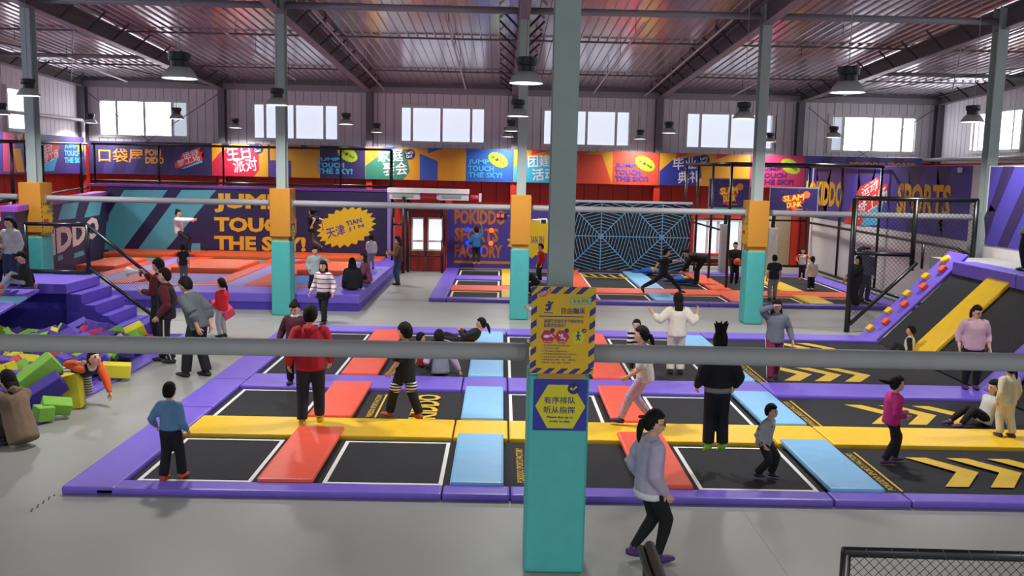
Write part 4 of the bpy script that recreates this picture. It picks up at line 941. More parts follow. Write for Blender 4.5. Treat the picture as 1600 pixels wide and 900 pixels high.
while y < 18.9:
    xl = -6.62*1.0; xmin = -.62*y - .6
    x = -7.16
    while x > max(xmin, -12.5):
        hh = .13 + .2*(1 if y < 17.6 else .85)*max(0, min(1, (-7.0-x)/1.5)) + .1*math.sin(x*2.1+y)
        cn = rnd.choices(('purple', 'yellow', 'green', 'pink', 'dark purple'), (34, 19, 20, 10, 17))[0]
        for lv in (1,):
            foam((x+rnd.uniform(-.07, .03), y+rnd.uniform(-.08, .08), hh if lv else .12), (rnd.uniform(-.6, .6), rnd.uniform(-.6, .6), rnd.uniform(0, 3.14)), cn, 0 if rnd.random() < .7 else 1, None, rnd.uniform(.88, 1.08))
        x -= .31
    y += .33
# single blocks that stand out
p = onz(115, 638); foam((p.x-.02, p.y+.05, .27), (0.06, math.pi/2-.08, .2), 'yellow', 0, 'tall yellow foam block standing upright at the edge of the pit', 1.25)
p = onz(72, 610, .35); foam(p, (.3, -.55, .5), 'dark purple', 0, 'dark purple foam block leaning up beside the upright yellow block', 1.3)
p = onz(62, 582, .55); foam(p, (.2, -.65, .55), 'green', 0, 'long bright green foam block sticking up out of the heap', 1.4)
p = onz(88, 634, .2); foam(p, (.5, .2, .6), 'green', 0, 'green foam block tucked under the upright yellow block', .95)
p = onz(68, 645, .15); foam(p, (.1, .1, .9), 'green', 1, 'small green foam block at the rim beside the crouching person', 1.0)
p = onz(182, 578, .2); foam(p, (.1, .1, .35), 'yellow', 0, 'yellow foam block near the rim behind the climbing child', 1.1)
p = onz(228, 512, .25); foam(p, (.2, -.5, .6), 'purple', 0, 'purple foam block tilted up at the foot of the stairs', 1.3)
p = onz(206, 520, .3); foam(p, (.3, -.4, .6), 'yellow', 0, 'yellow foam block tilted up at the foot of the stairs', 1.2)
# ================================================================== people
SKIN = '#d9a98c'
HAIRC = '#17130f'
def cloth(h, bump=.35): return mat(h, .85, var=.08, scale=9, bump=bump)
PENDING = []
def ring_loft(bm, pts, rads, side):
    n = 12; rings = []; pts = [V(p) for p in pts]; side = V(side)
    for i, p in enumerate(pts):
        t = (pts[min(i+1, len(pts)-1)] - pts[max(i-1, 0)]).normalized()
        s = (side - t*side.dot(t))
        if s.length < 1e-4: s = t.orthogonal()
        s.normalize(); u = t.cross(s); a, b = rads[i] if isinstance(rads[i], (tuple, list)) else (rads[i], rads[i])
        rings.append([bm.verts.new(p + s*a*math.cos(2*math.pi*k/n) + u*b*math.sin(2*math.pi*k/n)) for k in range(n)])
    for a, b in zip(rings, rings[1:]):
        for k in range(n): bm.faces.new((a[k], a[(k+1) % n], b[(k+1) % n], b[k]))
    bm.faces.new(rings[0][::-1]); bm.faces.new(rings[-1])
def ell(bm, c, rx, ry, rz, R=None, u=14, v=9):
    r = bmesh.ops.create_uvsphere(bm, u_segments=u, v_segments=v, radius=1.0)
    for q in r['verts']:
        w_ = V((q.co.x*rx, q.co.y*ry, q.co.z*rz)); q.co = V(c) + (R @ w_ if R else w_)
    return r['verts']
def ik(a, t, l1, l2, pole):
    d = t-a; L_ = d.length
    if L_ > (l1+l2)*.995: d = d*((l1+l2)*.995/L_); L_ = d.length; t = a+d
    if L_ < abs(l1-l2)*1.05: L_ = abs(l1-l2)*1.05+1e-3; d = d.normalized()*L_; t = a+d
    x = (l1*l1 - l2*l2 + L_*L_)/(2*L_); hh = math.sqrt(max(l1*l1-x*x, 0)); u = d.normalized(); p = V(pole); p = p - u*p.dot(u)
    if p.length < 1e-4: p = u.orthogonal()
    return a + u*x + p.normalized()*hh, t
def curve3(a, b, c, n=4):
    out = []                                            # limb path with a soft bend at the joint
    for i in range(n): out.append(a.lerp(b, i/n*.92))
    q = [a.lerp(b, .92), b, b.lerp(c, .08)]
    out.append(q[0]*.25+q[1]*.5+q[2]*.25)
    for i in range(1, n+1): out.append(b.lerp(c, .08+.92*i/n))
    return out
def rad3(r0, r1, r2, n=4): return [r0+(r1-r0)*i/n for i in range(n)] + [r1] + [r1+(r2-r1)*i/n for i in range(1, n+1)]
def person(label, pos, rz, h, top='#808080', bot='#15151a', hair='short', shoe='#202024', sleeve=None, slen=1.0, pel=(0, 0, .52), spine=(0, 0, 1), tw=0, wl=None, wr=None, al=(-.06, 0, .045), ar=(.06, 0, .045),
           kp=(0, 1, .25), kpl=None, kpr=None, epl=(-.35, -1, -.2), epr=(.35, -1, -.2), hd=(0, 0), g=1.0, hs=1.0, loose=1.0, hem=.06, skirt=None, plen=1.0, hairc=HAIRC, hood=False, collar=None, vest=None, look=None, fdl=None, fdr=None,
           fine=None, tail=None, mask=False, cap=None, glasses=False, trim=None, legs=None, stripe=None, ploose=None):
    root = empty('person', label, 'person', pos, None, math.radians(rz))
    dc = (V(pos)-EYE).dot(cz); pxh = h*FPX/dc; hs = hs*1.14
    vx = .0165 if pxh > 120 else .022
    S = lambda p: V(p)*h
    P = S(pel); sp = V(spine).normalized(); R0 = Matrix.Rotation(math.radians(tw), 3, 'Z'); rt = R0 @ V((1, 0, 0)); rt = (rt - sp*rt.dot(sp)).normalized(); g = g*(1.13 if hs > 1.3 else 1.07); fw = sp.cross(rt)
    neck = P + sp*.30*h; ch = P + sp*.2*h; sh = neck - sp*.03*h
    sa = neck - sp*.055*h; sL, sR = sa - rt*.096*h*(g**.5), sa + rt*.096*h*(g**.5); hL, hR = P - V((.048*h*g, 0, 0)), P + V((.048*h*g, 0, 0))
    wl = S(wl) if wl is not None else sL + S((-.04, .03, -.29)); wr = S(wr) if wr is not None else sR + S((.045, .03, -.30))
    eL, wl = ik(sL, wl, .165*h, .15*h, epl); eR, wr = ik(sR, wr, .165*h, .15*h, epr)
    kL, aL = ik(hL, S(al), .245*h, .24*h, kpl or kp); kR, aR = ik(hR, S(ar), .245*h, .24*h, kpr or kp)
    yaw, pit = hd; HR = Matrix.Rotation(math.radians(yaw), 3, 'Z') @ Matrix.Rotation(math.radians(pit), 3, 'X')
    hup = (V((0, 0, 1))*.65 + sp*.35).normalized()
    H_ = hs*.92; hc = neck + hup*(.008*h + .068*h*H_) + HR @ V((0, .012*h, 0))
    # ---------------- body: one skin surface
    bm = bmesh.new()
    ring_loft(bm, [P - sp*.05*h, P, P+sp*.1*h, ch, sh, neck], [(.085*h*g, .06*h*g), (.088*h*g, .064*h*g), (.074*h*g, .056*h*g), (.09*h*g, .06*h*g), (.07*h, .046*h), (.036*h, .036*h)], rt)
    ring_loft(bm, [neck - hup*.03*h, neck+hup*.02*h, hc - HR @ V((0, .01*h, .02*h))], [.034*h, .029*h, .03*h], (1, 0, 0))
    for s_, e_, w_ in ((sL, eL, wl), (sR, eR, wr)): ring_loft(bm, curve3(s_, e_, w_), rad3(.031*h*g, .024*h*g, .0165*h), (0, 0.3, 1))
    for h_, k_, a_ in ((hL, kL, aL), (hR, kR, aR)): ring_loft(bm, curve3(h_, k_, a_), rad3(.05*h*g, .033*h*g, .02*h), (1, 0, 0))
    hx = h*H_
    ell(bm, hc, .046*hx, .056*hx, .064*hx, HR); ell(bm, hc + HR @ V((0, .014*hx, -.026*hx)), .036*hx, .04*hx, .042*hx, HR)
    ell(bm, hc + HR @ V((0, .056*hx, -.012*hx)), .009*hx, .014*hx, .016*hx, HR, 8, 6)
    for s in (-1, 1): ell(bm, hc + HR @ V((s*.048*hx, -.002*hx, -.008*hx)), .007*hx, .013*hx, .02*hx, HR, 8, 6)
    hands = []
    for e_, w_, sgn in ((eL, wl, -1), (eR, wr, 1)):
        d = (w_-e_).normalized(); pn = d.cross(V((0, 1, 0))); pn = (V((-sgn, .2, 0)) - d*V((-sgn, .2, 0)).dot(d))
        if pn.length < .1: pn = d.orthogonal()
        pn.normalize(); sd = d.cross(pn); pc = w_ + d*.032*h
        ring_loft(bm, [w_ - d*.01*h, w_+d*.015*h, pc, w_+d*.056*h], [(.015*h, .012*h), (.02*h, .012*h), (.024*h, .012*h), (.021*h, .009*h)], sd)
        hands.append((w_, d, pn, sd, sgn))
    for a_, f_ in ((aL, fdl), (aR, fdr)):
        fd = V(f_ or (0, 1, 0)).normalized(); b_ = a_ - V((0, 0, .02*h)); ring_loft(bm, [b_ - fd*.02*h, b_+fd*.04*h, b_+fd*.085*h], [.02*h, .022*h, .014*h], (1, 0, 0))
    skin = mat(SKIN, .55, var=.03)
    ob = obj('body', bm, [skin, mat('#1a1210', .3, var=0), mat('#b05a52', .5, var=0), mat(hairc, .6, var=0)], root, True)
    extra = []                                          # fingers and face details joined after the surface is grown
    for w_, d, pn, sd, sgn in hands:
        base = w_ + d*.05*h
        for k, ln in enumerate((.036, .042, .044, .037)):
            off = sd*(.0155-.0103*k)*h*(-sgn); q0 = base + off - d*.006*h
            extra.append(('tube', [q0, q0+d*ln*.45*h+pn*.003*h, q0+d*ln*.8*h+pn*.014*h, q0+d*ln*.95*h+pn*.026*h], [.0062*h, .0058*h, .0052*h, .004*h], 0))
        q0 = w_ + d*.018*h - sd*sgn*(-.018)*h*(-1)
        extra.append(('tube', [q0, q0+d*.018*h - sd*sgn*.014*h + pn*.006*h, q0+d*.036*h - sd*sgn*.018*h + pn*.014*h], [.0075*h, .0068*h, .005*h], 0))
    for s in (-1, 1):
        extra.append(('ell', hc + HR @ V((s*.019*hx, .0495*hx, .004*hx)), (.0075*hx, .005*hx, .0042*hx), HR, 1))
        extra.append(('ell', hc + HR @ V((s*.019*hx, .0505*hx, .016*hx)), (.011*hx, .005*hx, .0025*hx), HR, 3))
    extra.append(('ell', hc + HR @ V((0, .053*hx, -.036*hx)), (.013*hx, .005*hx, .0042*hx), HR, 2))
    PENDING.append((ob, vx*.86, 3, extra))
    # ---------------- garments
    def garment(nm, m, fn, it=4, fac=1.0):
        b = bmesh.new(); fn(b); o = obj(nm, b, m, root, True); PENDING.append((o, vx*fac, it, None)); return o
    c = .013*h*loose
    def torso(b, k=1.0):
        e = c*k; ring_loft(b, [P - sp*(hem)*h, P - sp*(hem-.02)*h, P+sp*.04*h, P+sp*.12*h, ch, neck - sp*.05*h, neck - sp*.022*h, neck + sp*.004*h], [(.088*h*g+e, .064*h*g+e), (.093*h*g+e, .07*h*g+e), (.09*h*g+e, .067*h*g+e), (.083*h*g+e, .063*h*g+e), (.095*h*g+e, .066*h*g+e), (.094*h*g**.5+e, .058*h+e), (.066*h, .05*h), (.041*h, .041*h)], rt)
    def arm(b, s_, e_, w_, k=1.0):
        e = c*k; t = s_ + (sh-s_)*.35
        if slen >= 1: pts, rr = curve3(s_, e_, w_), rad3(.034*h*g+e, .029*h*g+e, .021*h+e*.5)
        elif slen > .5: pts, rr = curve3(s_, e_, e_.lerp(w_, (slen-.5)*2)), rad3(.034*h*g+e, .029*h*g+e, .021*h+e*.6)
        else: pts, rr = [s_, s_.lerp(e_, slen), s_.lerp(e_, slen*2)], [.036*h*g+e, .036*h*g+e, .034*h*g+e]
        ring_loft(b, [t]+pts, [.036*h*g+e*.7]+rr, (0, .3, 1))
    tm = top if not isinstance(top, str) else cloth(top)
    if sleeve or vest:
        sm = sleeve if (sleeve and not isinstance(sleeve, str)) else cloth(sleeve or '#602028')
        for nm, a_ in (('sleeve', (sL, eL, wl)), ('sleeve', (sR, eR, wr))): garment(nm, sm, lambda b: arm(b, *a_))
        garment('vest' if vest else 'shirt', tm, lambda b: torso(b, 1.35 if vest else 1.0))
    else:
        def full(b): torso(b); arm(b, sL, eL, wl); arm(b, sR, eR, wr)
        garment('top', tm, full)
    if trim:                                            # pale hem under the top
        b = bmesh.new(); ring_loft(b, [P - sp*(hem+.03)*h, P - sp*(hem-.01)*h], [(.09*h*g+c, .068*h*g+c), (.091*h*g+c, .068*h*g+c)], rt); obj('hem', b, cloth(trim), root, True)
    bmx = bot if not isinstance(bot, str) else cloth(bot, .25)
    pl = ploose or min(loose, 1.5); lw = .009*h*pl; aw = .026*h if pl < .9 else (.034*h*pl)
    def trousers(b):
        ring_loft(b, [P - sp*.07*h, P - sp*.03*h, P+sp*.05*h, P+sp*.07*h], [(.07*h*g, .06*h*g), (.093*h*g, .07*h*g), (.084*h*g, .064*h*g), (.08*h*g, .06*h*g)], rt)
        for h_, k_, a_ in ((hL, kL, aL), (hR, kR, aR)):
            e_ = k_.lerp(a_, max(0., plen*2-1)*.97)
            ring_loft(b, curve3(h_, k_, e_), rad3(.047*h*g+lw, .036*h*g+lw, aw if plen > .9 else .03*h*g+lw), (1, 0, 0))
    garment('trousers', bmx, trousers)
    if stripe:
        for h_, k_, a_, s in ((hL, kL, aL, -1), (hR, kR, aR, 1)):
            b = bmesh.new(); pts = curve3(h_, k_, a_); rr = rad3(.047*h*g+lw, .036*h*g+lw, aw); ring_loft(b, [p + V((s*(r_-.004*h), 0, 0)) for p, r_ in zip(pts, rr)], [.007*h]*len(pts), (1, 0, 0)); obj('side_stripe', b, mat(stripe, .8, var=0), root, True)
    if skirt:
        b = bmesh.new(); ring_loft(b, [P+V((0, 0, .07*h)), P+V((0, 0, .0)), P - V((0, 0, .11*h))], [(.085*h, .065*h), (.1*h, .08*h), (.135*h, .115*h)], rt); obj('skirt', b, cloth(skirt), root, True)
    if legs:                                            # patterned band on the thigh
        for h_, k_ in ((hL, kL), (hR, kR)):
            b = bmesh.new(); ring_loft(b, [h_.lerp(k_, .55), h_.lerp(k_, .95)], [.052*h+lw, .043*h+lw], (1, 0, 0)); obj('leg_band', b, legs, root, True)
    for a_, k_, f_ in ((aL, kL, fdl), (aR, kR, fdr)):
        fd = V(f_ or (0, 1, 0)).normalized(); b = bmesh.new(); b0 = a_ - V((0, 0, .022*h))
        ring_loft(b, [b0 - fd*.032*h+V((0, 0, .012*h)), b0 - fd*.026*h, b0+fd*.02*h, b0+fd*.07*h, b0+fd*.1*h, b0+fd*.112*h], [(.012*h, .01*h), (.027*h, .024*h), (.028*h, .028*h), (.03*h, .02*h), (.024*h, .014*h), (.01*h, .007*h)], (1, 0, 0))
        ring_loft(b, [a_ - V((0, 0, .03*h)), a_.lerp(k_, .1)], [.027*h, .025*h], (1, 0, 0))
        obj('shoe', b, mat(shoe, .6, var=.05), root, True)
    if hood:
        garment('hood', tm, lambda b: (ring_loft(b, [neck - fw*.045*h - rt*.05*h - sp*.02*h, neck - fw*.07*h - sp*.025*h, neck - fw*.045*h + rt*.05*h - sp*.02*h], [.02*h, .036*h, .02*h], (0, 0, 1)), ring_loft(b, [neck - rt*.045*h - fw*.04*h - sp*.01*h, neck - rt*.045*h + fw*.015*h - sp*.01*h, neck + fw*.04*h - sp*.025*h, neck + rt*.045*h + fw*.015*h - sp*.01*h, neck + rt*.045*h - fw*.04*h - sp*.01*h], [.017*h]*5, (0, 0, 1))), 3, .9)
    if collar:
        b = bmesh.new(); ring_loft(b, [neck - sp*.018*h, neck + sp*.012*h], [(.056*h, .054*h), (.04*h, .04*h)], rt); obj('collar', b, cloth(collar), root, True)
    # ---------------- hair
    b = bmesh.new(); r = bmesh.ops.create_uvsphere(b, u_segments=30, v_segments=22, radius=1.0)
    longh = hair in ('long', 'fly', 'bob')
    for q in r['verts']:
        d = q.co.normalized(); k = 1.17 + .05*max(0, d.z) - .04*max(0, d.y)
        hl = .42 if hair != 'fringe' else .16
        yb = -.7 if not longh else -.9; sb = -.18 if not longh else -.85
        zm = hl if d.y > .28 else hl+(sb-hl)*(.28-d.y)/.33 if d.y > -.05 else sb+(yb-sb)*(-.05-d.y)/.4 if d.y > -.45 else yb
        if d.z < zm: k = .84
        k *= 1 + .03*math.sin(d.x*21+d.z*15)*math.cos(d.y*17)
        q.co = hc + HR @ V((d.x*.048*hx*k, (d.y*.058-.002)*hx*k, (d.z*.066+.004)*hx*k))
    bk = HR @ V((0, -1, 0)); upv = HR @ V((0, 0, 1))
    def strand(pts, rr): ring_loft(b, pts, rr, HR @ V((1, 0, 0)))
    t0 = hc + HR @ V((0, -.055*hx, .012*hx))
    if hair == 'pony':
        tv = V(tail or (0, -.35, -1)).normalized(); strand([t0, t0+bk*.02*h+tv*.012*h, t0+bk*.022*h+tv*.06*h, t0+bk*.018*h+tv*.115*h, t0+bk*.012*h+tv*.145*h], [.012*h, .021*h, .022*h, .014*h, .003*h])
    elif hair == 'bun': ell(b, hc + HR @ V((0, -.035*hx, .07*hx)), .026*h, .026*h, .024*h)
    elif hair == 'long': strand([hc + HR @ V((0, -.03*hx, .02*hx)), hc + HR @ V((0, -.045*hx, -.05*hx)), neck - fw*.055*h - sp*.02*h, neck - fw*.06*h - sp*.1*h, neck - fw*.058*h - sp*.15*h], [(.045*hx, .03*hx), (.05*hx, .026*hx), (.05*h, .02*h), (.04*h, .014*h), (.015*h, .006*h)])
    elif hair == 'bob':
        for s in (-1, 1): strand([hc + HR @ V((s*.03*hx, -.02*hx, .03*hx)), hc + HR @ V((s*.045*hx, -.012*hx, -.05*hx)), neck + rt*s*.05*h - fw*.01*h, neck + rt*s*.06*h - fw*.01*h - sp*.05*h], [.025*hx, .022*hx, .022*h, .006*h])
        strand([hc + HR @ V((0, -.04*hx, .0)), hc + HR @ V((0, -.05*hx, -.07*hx)), neck - fw*.05*h - sp*.04*h], [(.045*hx, .02*hx), (.045*hx, .02*hx), (.03*h, .01*h)])
    elif hair == 'fly':
        for i in range(7):
            a_ = -0.9+.3*i; tv = V(tail or (0, -.2, 1)).normalized(); sd = V((math.sin(a_)*.3, 0, 0)); strand([hc + HR @ V((math.sin(a_)*.03*hx, -.03*hx, .03*hx)), hc + (tv+sd)*.09*h, hc + (tv+sd*1.3)*(.12+.02*(i % 3))*h, hc + (tv+sd*1.6)*(.16+.02*(i % 2))*h], [.03*h, .026*h, .016*h, .003*h])
    obj('hair', b, mat(hairc, .75, var=.12, scale=30, spec=.25), root, True)
    if mask: b = bmesh.new(); ell(b, hc + HR @ V((0, .034*hx, -.03*hx)), .036*hx, .03*hx, .028*hx, HR); obj('face_mask', b, mat('#dfe8ec', .8, var=0), root, True)
    if cap:
        b = bmesh.new(); v_ = ell(b, hc + HR @ V((0, 0, .03*hx)), .056*hx, .066*hx, .048*hx, HR); ell(b, hc + HR @ V((0, .07*hx, .02*hx)), .04*hx, .045*hx, .006*hx, HR); obj('cap', b, cloth(cap), root, True)
    if glasses:
        b = bmesh.new()
        for s in (-1, 1):
            cc = hc + HR @ V((s*.019*hx, .056*hx, .003*hx)); tube(b, [cc + HR @ V((.014*hx*math.cos(t*.785), 0, .012*hx*math.sin(t*.785))) for t in range(9)], .0018*hx, 4); tube(b, [cc + HR @ V((s*.014*hx, 0, 0)), hc + HR @ V((s*.047*hx, 0, .0))], .0018*hx, 4)
        obj('glasses', b, mat('#2a2420', .4, var=0), root)
    return root, dict(wl=wl, wr=wr, hc=hc, neck=neck, P=P, h=h, eL=eL, eR=eR)
def grow_people():
    dg_objs = []
    for o, vx, it, ex in PENDING:
        m = o.modifiers.new('r', 'REMESH'); m.mode = 'VOXEL'; m.voxel_size = vx; m.use_smooth_shade = True
        s = o.modifiers.new('s', 'SMOOTH'); s.factor = .5; s.iterations = it
    dg = bpy.context.evaluated_depsgraph_get(); dg.update()
    for o, vx, it, ex in PENDING:
        me = bpy.data.meshes.new_from_object(o.evaluated_get(dg)); dg_objs.append((o, me, ex))
    for o, me, ex in dg_objs:
        o.modifiers.clear(); old = o.data; mats_ = [m for m in old.materials]
        if ex:
            bm = bmesh.new(); bm.from_mesh(me)
            for e in ex:
                n0 = len(bm.faces)
                if e[0] == 'tube': tube(bm, e[1], e[2], 6)
                else: ell(bm, e[1], *e[2], e[3], 8, 6)
                bm.faces.ensure_lookup_table()
                for f in bm.faces[n0:]: f.material_index = e[-1]
            bmesh.ops.recalc_face_normals(bm, faces=bm.faces); bm.to_mesh(me); bm.free()
        for p in me.polygons: p.use_smooth = True
        if len(me.materials) == 0:
            for m in mats_: me.materials.append(m)
        o.data = me; me.name = o.name.split('.')[0]
        bpy.data.meshes.remove(old)
def G(px, py, z=0.0): return onz(px, py, z)
def HT(p, y1, y0): return (y1-y0)*((p-EYE).dot(cz))/FPX
KID = dict(hs=1.22)
PLB = .1
def add(label, px, py, z, ytop, rz, hfac=1.0, Y=None, h=None, **k):
    p = ony(px, py, Y) if Y else onz(px, py, z)
    hh = (h or HT(p, py, ytop)*hfac)*1.02
    return person(label, p, rz, hh, **k), p, hh

SITK = dict(pel=(0, 0, .075), spine=(0, -.12, 1), al=(-.07, .3, .035), ar=(.07, .3, .035), kp=(0, .4, 1))
# --- left platform by the stairs
add('girl in light grey hoodie standing on the purple platform at the left edge', 20, 447, 1.085, 340, 168, top='#b9bbbd', bot='#2c3558', hair='pony', hood=True, loose=1.4, hs=1.1, hd=(-15, -5))
add('person in brown and white striped sleeve cut off by the left edge', -6, 447, 1.085, 345, -100, top=stripes('#4a2c28', '#d8d0c8', 14, .5), bot='#2a2030', hair='bob', wr=(.1, .15, .62), loose=1.2)
add('boy in black jumper sitting on the platform edge with orange socks', 42, 450, 1.085, 395, 115, h=1.38, top='#16161a', bot='#b8b6ba', shoe='#f0582c', hs=1.15, pel=(0, 0, .08), spine=(0, .12, 1), al=(-.06, .34, .05), ar=(.05, .36, -.08), kp=(0, .35, 1), wl=(-.1, .2, .2), wr=(.2, -.1, .03), hd=(20, -20))
# --- group on the grey floor left
(_, j), p, hh = add('man in black vest speaking into a white megaphone', 252, 540, 0, 403, 80, top='#1c1c22', vest=True, sleeve='#5c1820', bot='#14141a', hair='fringe', wr=(.05, .2, .80), wl=(-.08, .16, .62), epr=(.6, -.2, -.8), shoe='#18181c')
R_ = Matrix.Rotation(math.radians(80), 4, 'Z')
mg = empty('megaphone', 'white megaphone held up by the man in the black vest', 'megaphone', p + R_ @ (j['wr'] + V((-.02, .08, .03))), None, math.radians(80))
bm = bmesh.new(); tube(bm, [(0, .0, 0), (0, .12, 0), (0, .2, .0), (0, .3, 0)], [.03, .035, .06, .1], 14); obj('horn', bm, WHT, mg, True); tubeo('mouthpiece', [(0, -.06, 0), (0, .01, 0)], .035, mat('#1a1a1e', .5, var=0), mg, 10); box('grip', -.015, .015, 0, .03, -.1, 0, BLK, mg)
add('man in black padded vest over maroon hoodie with hands in pockets', 262, 566, 0, 418, 95, top='#191a20', vest=True, sleeve='#5e1a22', bot='#16161c', stripe='#d8d4d0', hood=False, wl=(-.13, .05, .5), wr=(.13, .05, .5), hair='short', shoe='#24242a', collar='#5e1a22', loose=1.25, al=(-.05, -.06, .045), ar=(.06, .06, .045))
add('man in grey sweatshirt leaning forward with hands behind him', 304, 588, 0, 428, 72, 1.0, top='#5d6468', bot='#15151b', hair='fringe', spine=(0, .38, 1), pel=(0, -.05, .52), wl=(-.1, -.12, .5), wr=(.1, -.12, .5), slen=.8, epl=(-.6, -1, .2), epr=(.6, -1, .2), loose=1.45, hd=(0, -10), al=(-.06, .05, .045), ar=(.06, -.1, .045))
(_, j), p, hh = add('small girl in red jacket carrying a pink foam block', 348, 527, 0, 437, 65, top='#d2202c', bot='#a8a6a8', hair='pony', wl=(-.07, .13, .55), wr=(.09, .11, .5), shoe='#1c1c20', **KID)
R_ = Matrix.Rotation(math.radians(65), 4, 'Z')
foam(p + R_ @ V((.16, .12, .62)), (.6, .5, -.6), 'pink', 0, 'pink foam block carried by the small girl in red', 1.2)
# --- left trampoline platform
add('woman in white sweater jumping above the left platform with knees bent', 284, 392, 0, 332, -95, Y=32.6, h=1.62, top='#e4dcdc', bot='#24242c', hair='bun', pel=(0, -.05, .42), spine=(0, -.05, 1), al=(-.05, .06, .05), ar=(.05, .12, .03), kp=(0, 1, .6), wl=(-.08, .3, .68), wr=(.08, .3, .66), loose=1.2)
add('child in black shirt seen from behind on the left platform', 287, 441, .42, 383, 5, top='#121216', slen=.3, bot='#5a5a66', hair='pony', **KID)
add('woman in black shirt jumping before the starburst with flying hair', 488, 392, 0, 331, 70, Y=31.5, h=1.6, top='#111114', slen=.3, bot='#4d4038', hair='fly', tail=(0, -1, .15), pel=(0, 0, .44), al=(-.05, -.25, .1), ar=(.05, -.2, .06), kp=(0, 1, .1), wl=(-.2, -.12, .55), wr=(.16, -.16, .5))
add('girl in pale blue sweatshirt stepping on the left platform', 492, 456, .45, 387, -150, top='#a9b8bc', bot='#1c2230', hair='bun', shoe='#d8b070', loose=1.6, hem=.14, wl=(-.3, .05, .68), wr=(.16, .05, .5), al=(-.06, .12, .045), ar=(.07, -.14, .06), **KID)
add('woman in striped sweater and black skirt walking past the left platform', 506, 506, 0, 408, 160, top=stripes('#e8dcd8', '#6a1e2c', 9, .8), bot='#15151a', skirt='#17171c', hair='bob', collar='#7c1a28', wl=(-.2, .06, .5), wr=(.2, .05, .5), al=(-.06, .1, .045), ar=(.05, -.12, .05), loose=1.3, hem=.02, hs=1.08)
add('person in black sitting on the purple platform edge seen from behind', 551, 453, .45, 408, 20, h=1.6, top='#131317', bot='#222838', hair='bob', loose=1.4, **{**SITK, 'spine': (0, .1, 1)})
add('woman in plum sweater sitting on the right edge of the platform', 574, 442, .45, 398, 105, h=1.62, top='#8a4560', bot='#17171b', hair='bob', hairc='#33211a', loose=1.3, **{**SITK, 'spine': (0, .18, 1)}, wl=(-.08, .22, .25), wr=(.08, .22, .25))
add('child in white shirt and grey trousers on the platform seen from behind', 580, 420, .45, 368, 20, top='#d6cfc6', bot='#87878d', hair='short', wl=(-.1, .1, .55), **KID)
# --- aisle
(_, j), p, hh = add('woman with face mask in brown vest looking at a phone', 622, 445, 0, 368, 85, top='#4b3c34', vest=True, sleeve='#8a6434', bot='#2d4a66', hair='long', hairc='#3a241c', mask=True, wl=(-.06, .17, .62), wr=(.06, .18, .64), shoe='#17171b', hd=(0, -20))
R_ = Matrix.Rotation(math.radians(85), 4, 'Z'); q = p + R_ @ (j['wr'] + V((-.03, .1, .03)))
tag(box('phone', -.04, .04, -.005, .005, -.07, .07, BLK, None, .004), 'black phone held by the masked woman', 'phone').location = q
add('child in blue shirt jumping up to touch the panel lights', 744, 413, 0, 355, 5, Y=33.9, h=1.35, top='#2f6ea8', bot='#1b2036', hair='short', shoe='#e8682c', wr=(.12, .1, 1.05), wl=(-.17, .1, .52), epr=(.8, 0, .2), hs=1.15)
add('boy in red jacket with blue sleeve standing behind the near column', 844, 441, .1, 382, 110, top='#a81e2a', sleeve='#a8222c', bot='#15151a', hair='short', shoe='#d0ccc8', **KID)
add('dark dressed person bending low beside the boy in red', 834, 462, .1, 405, 80, h=1.3, top='#141418', bot='#141418', hair='short', sleeve='#8a1c24', pel=(0, -.05, .3), spine=(0, .7, .7), wl=(-.08, .3, .3), wr=(.08, .3, .3), kp=(0, 1, .3))
add('child with white sleeve reaching out behind the safety sign', 866, 566, .05, 470, 175, h=1.42, top='#dedcd8', bot='#b87a4a', hair='short', wr=(.36, .08, .74), epr=(.3, -.3, -1), **KID)
# --- rear court
add('boy in black leaping across the rear court with legs wide apart', 1035, 459, 0, 398, -85, Y=28.3, h=1.62, top='#121217', bot='#121217', slen=.6, hair='short', pel=(0, 0, .40), spine=(0, .12, 1), al=(-.04, .37, .06), ar=(.05, -.42, .12), kp=(0, .8, .6), kpr=(0, .6, .3), fdr=(0, .4, -1), fdl=(0, 1, -.3), wl=(-.1, .32, .62), wr=(.16, -.2, .5), shoe='#24382c')
add('person in black bending down at the right of the web wall', 1088, 444, .1, 380, 75, h=1.72, top='#131318', bot='#131318', hair='short', spine=(0, 1, .12), pel=(0, -.12, .5), wl=(-.08, .3, .2), wr=(.08, .28, .2), hd=(0, -50), loose=1.6)
for nm, x, y, lb in (('velcro_suit', 1015, 427, 'blue velcro suit with yellow print dropped on the light blue pad'), ('velcro_suit', 1066, 441, 'blue velcro suit lying at the feet of the bending person')):
    p = onz(x, y, .12); r = empty(nm, lb, 'suit', p, 'velcro suits on the rear court'); b = bmesh.new()
    ell(b, (0, 0, .09), .36, .24, .13); ell(b, (-.4, .05, .05), .3, .1, .07); ell(b, (.3, -.1, .06), .25, .12, .08); o = obj('suit_fabric', b, cloth('#1e4f9e'), r, True); PENDING.append((o, .03, 3, None))
    b = bmesh.new(); ell(b, (.12, -.1, .16), .14, .1, .07); obj('yellow_patch', b, cloth('#e0b020'), r, True)
(_, j), p, hh = add('man in black holding a basketball under the left hoop', 1146, 446, 0, 378, 180, top='#15151a', bot='#121216', hair='short', wl=(-.05, .14, .56), wr=(.05, .14, .56))
bm = bmesh.new(); ell(bm, (0, 0, 0), .12, .12, .12, None, 20, 14); o = tag(obj('basketball', bm, mat('#d8622c', .6), None, True), 'orange basketball held by the man in black', 'ball'); o.location = p + V((0, -.34, .56*hh))
add('man in navy shirt and grey trousers seen from behind by the cage', 1207, 470, .1, 398, 5, top='#1c2030', slen=.35, bot='#8a8684', hair='short', loose=1.2, al=(-.07, .0, .045), ar=(.08, .1, .045))
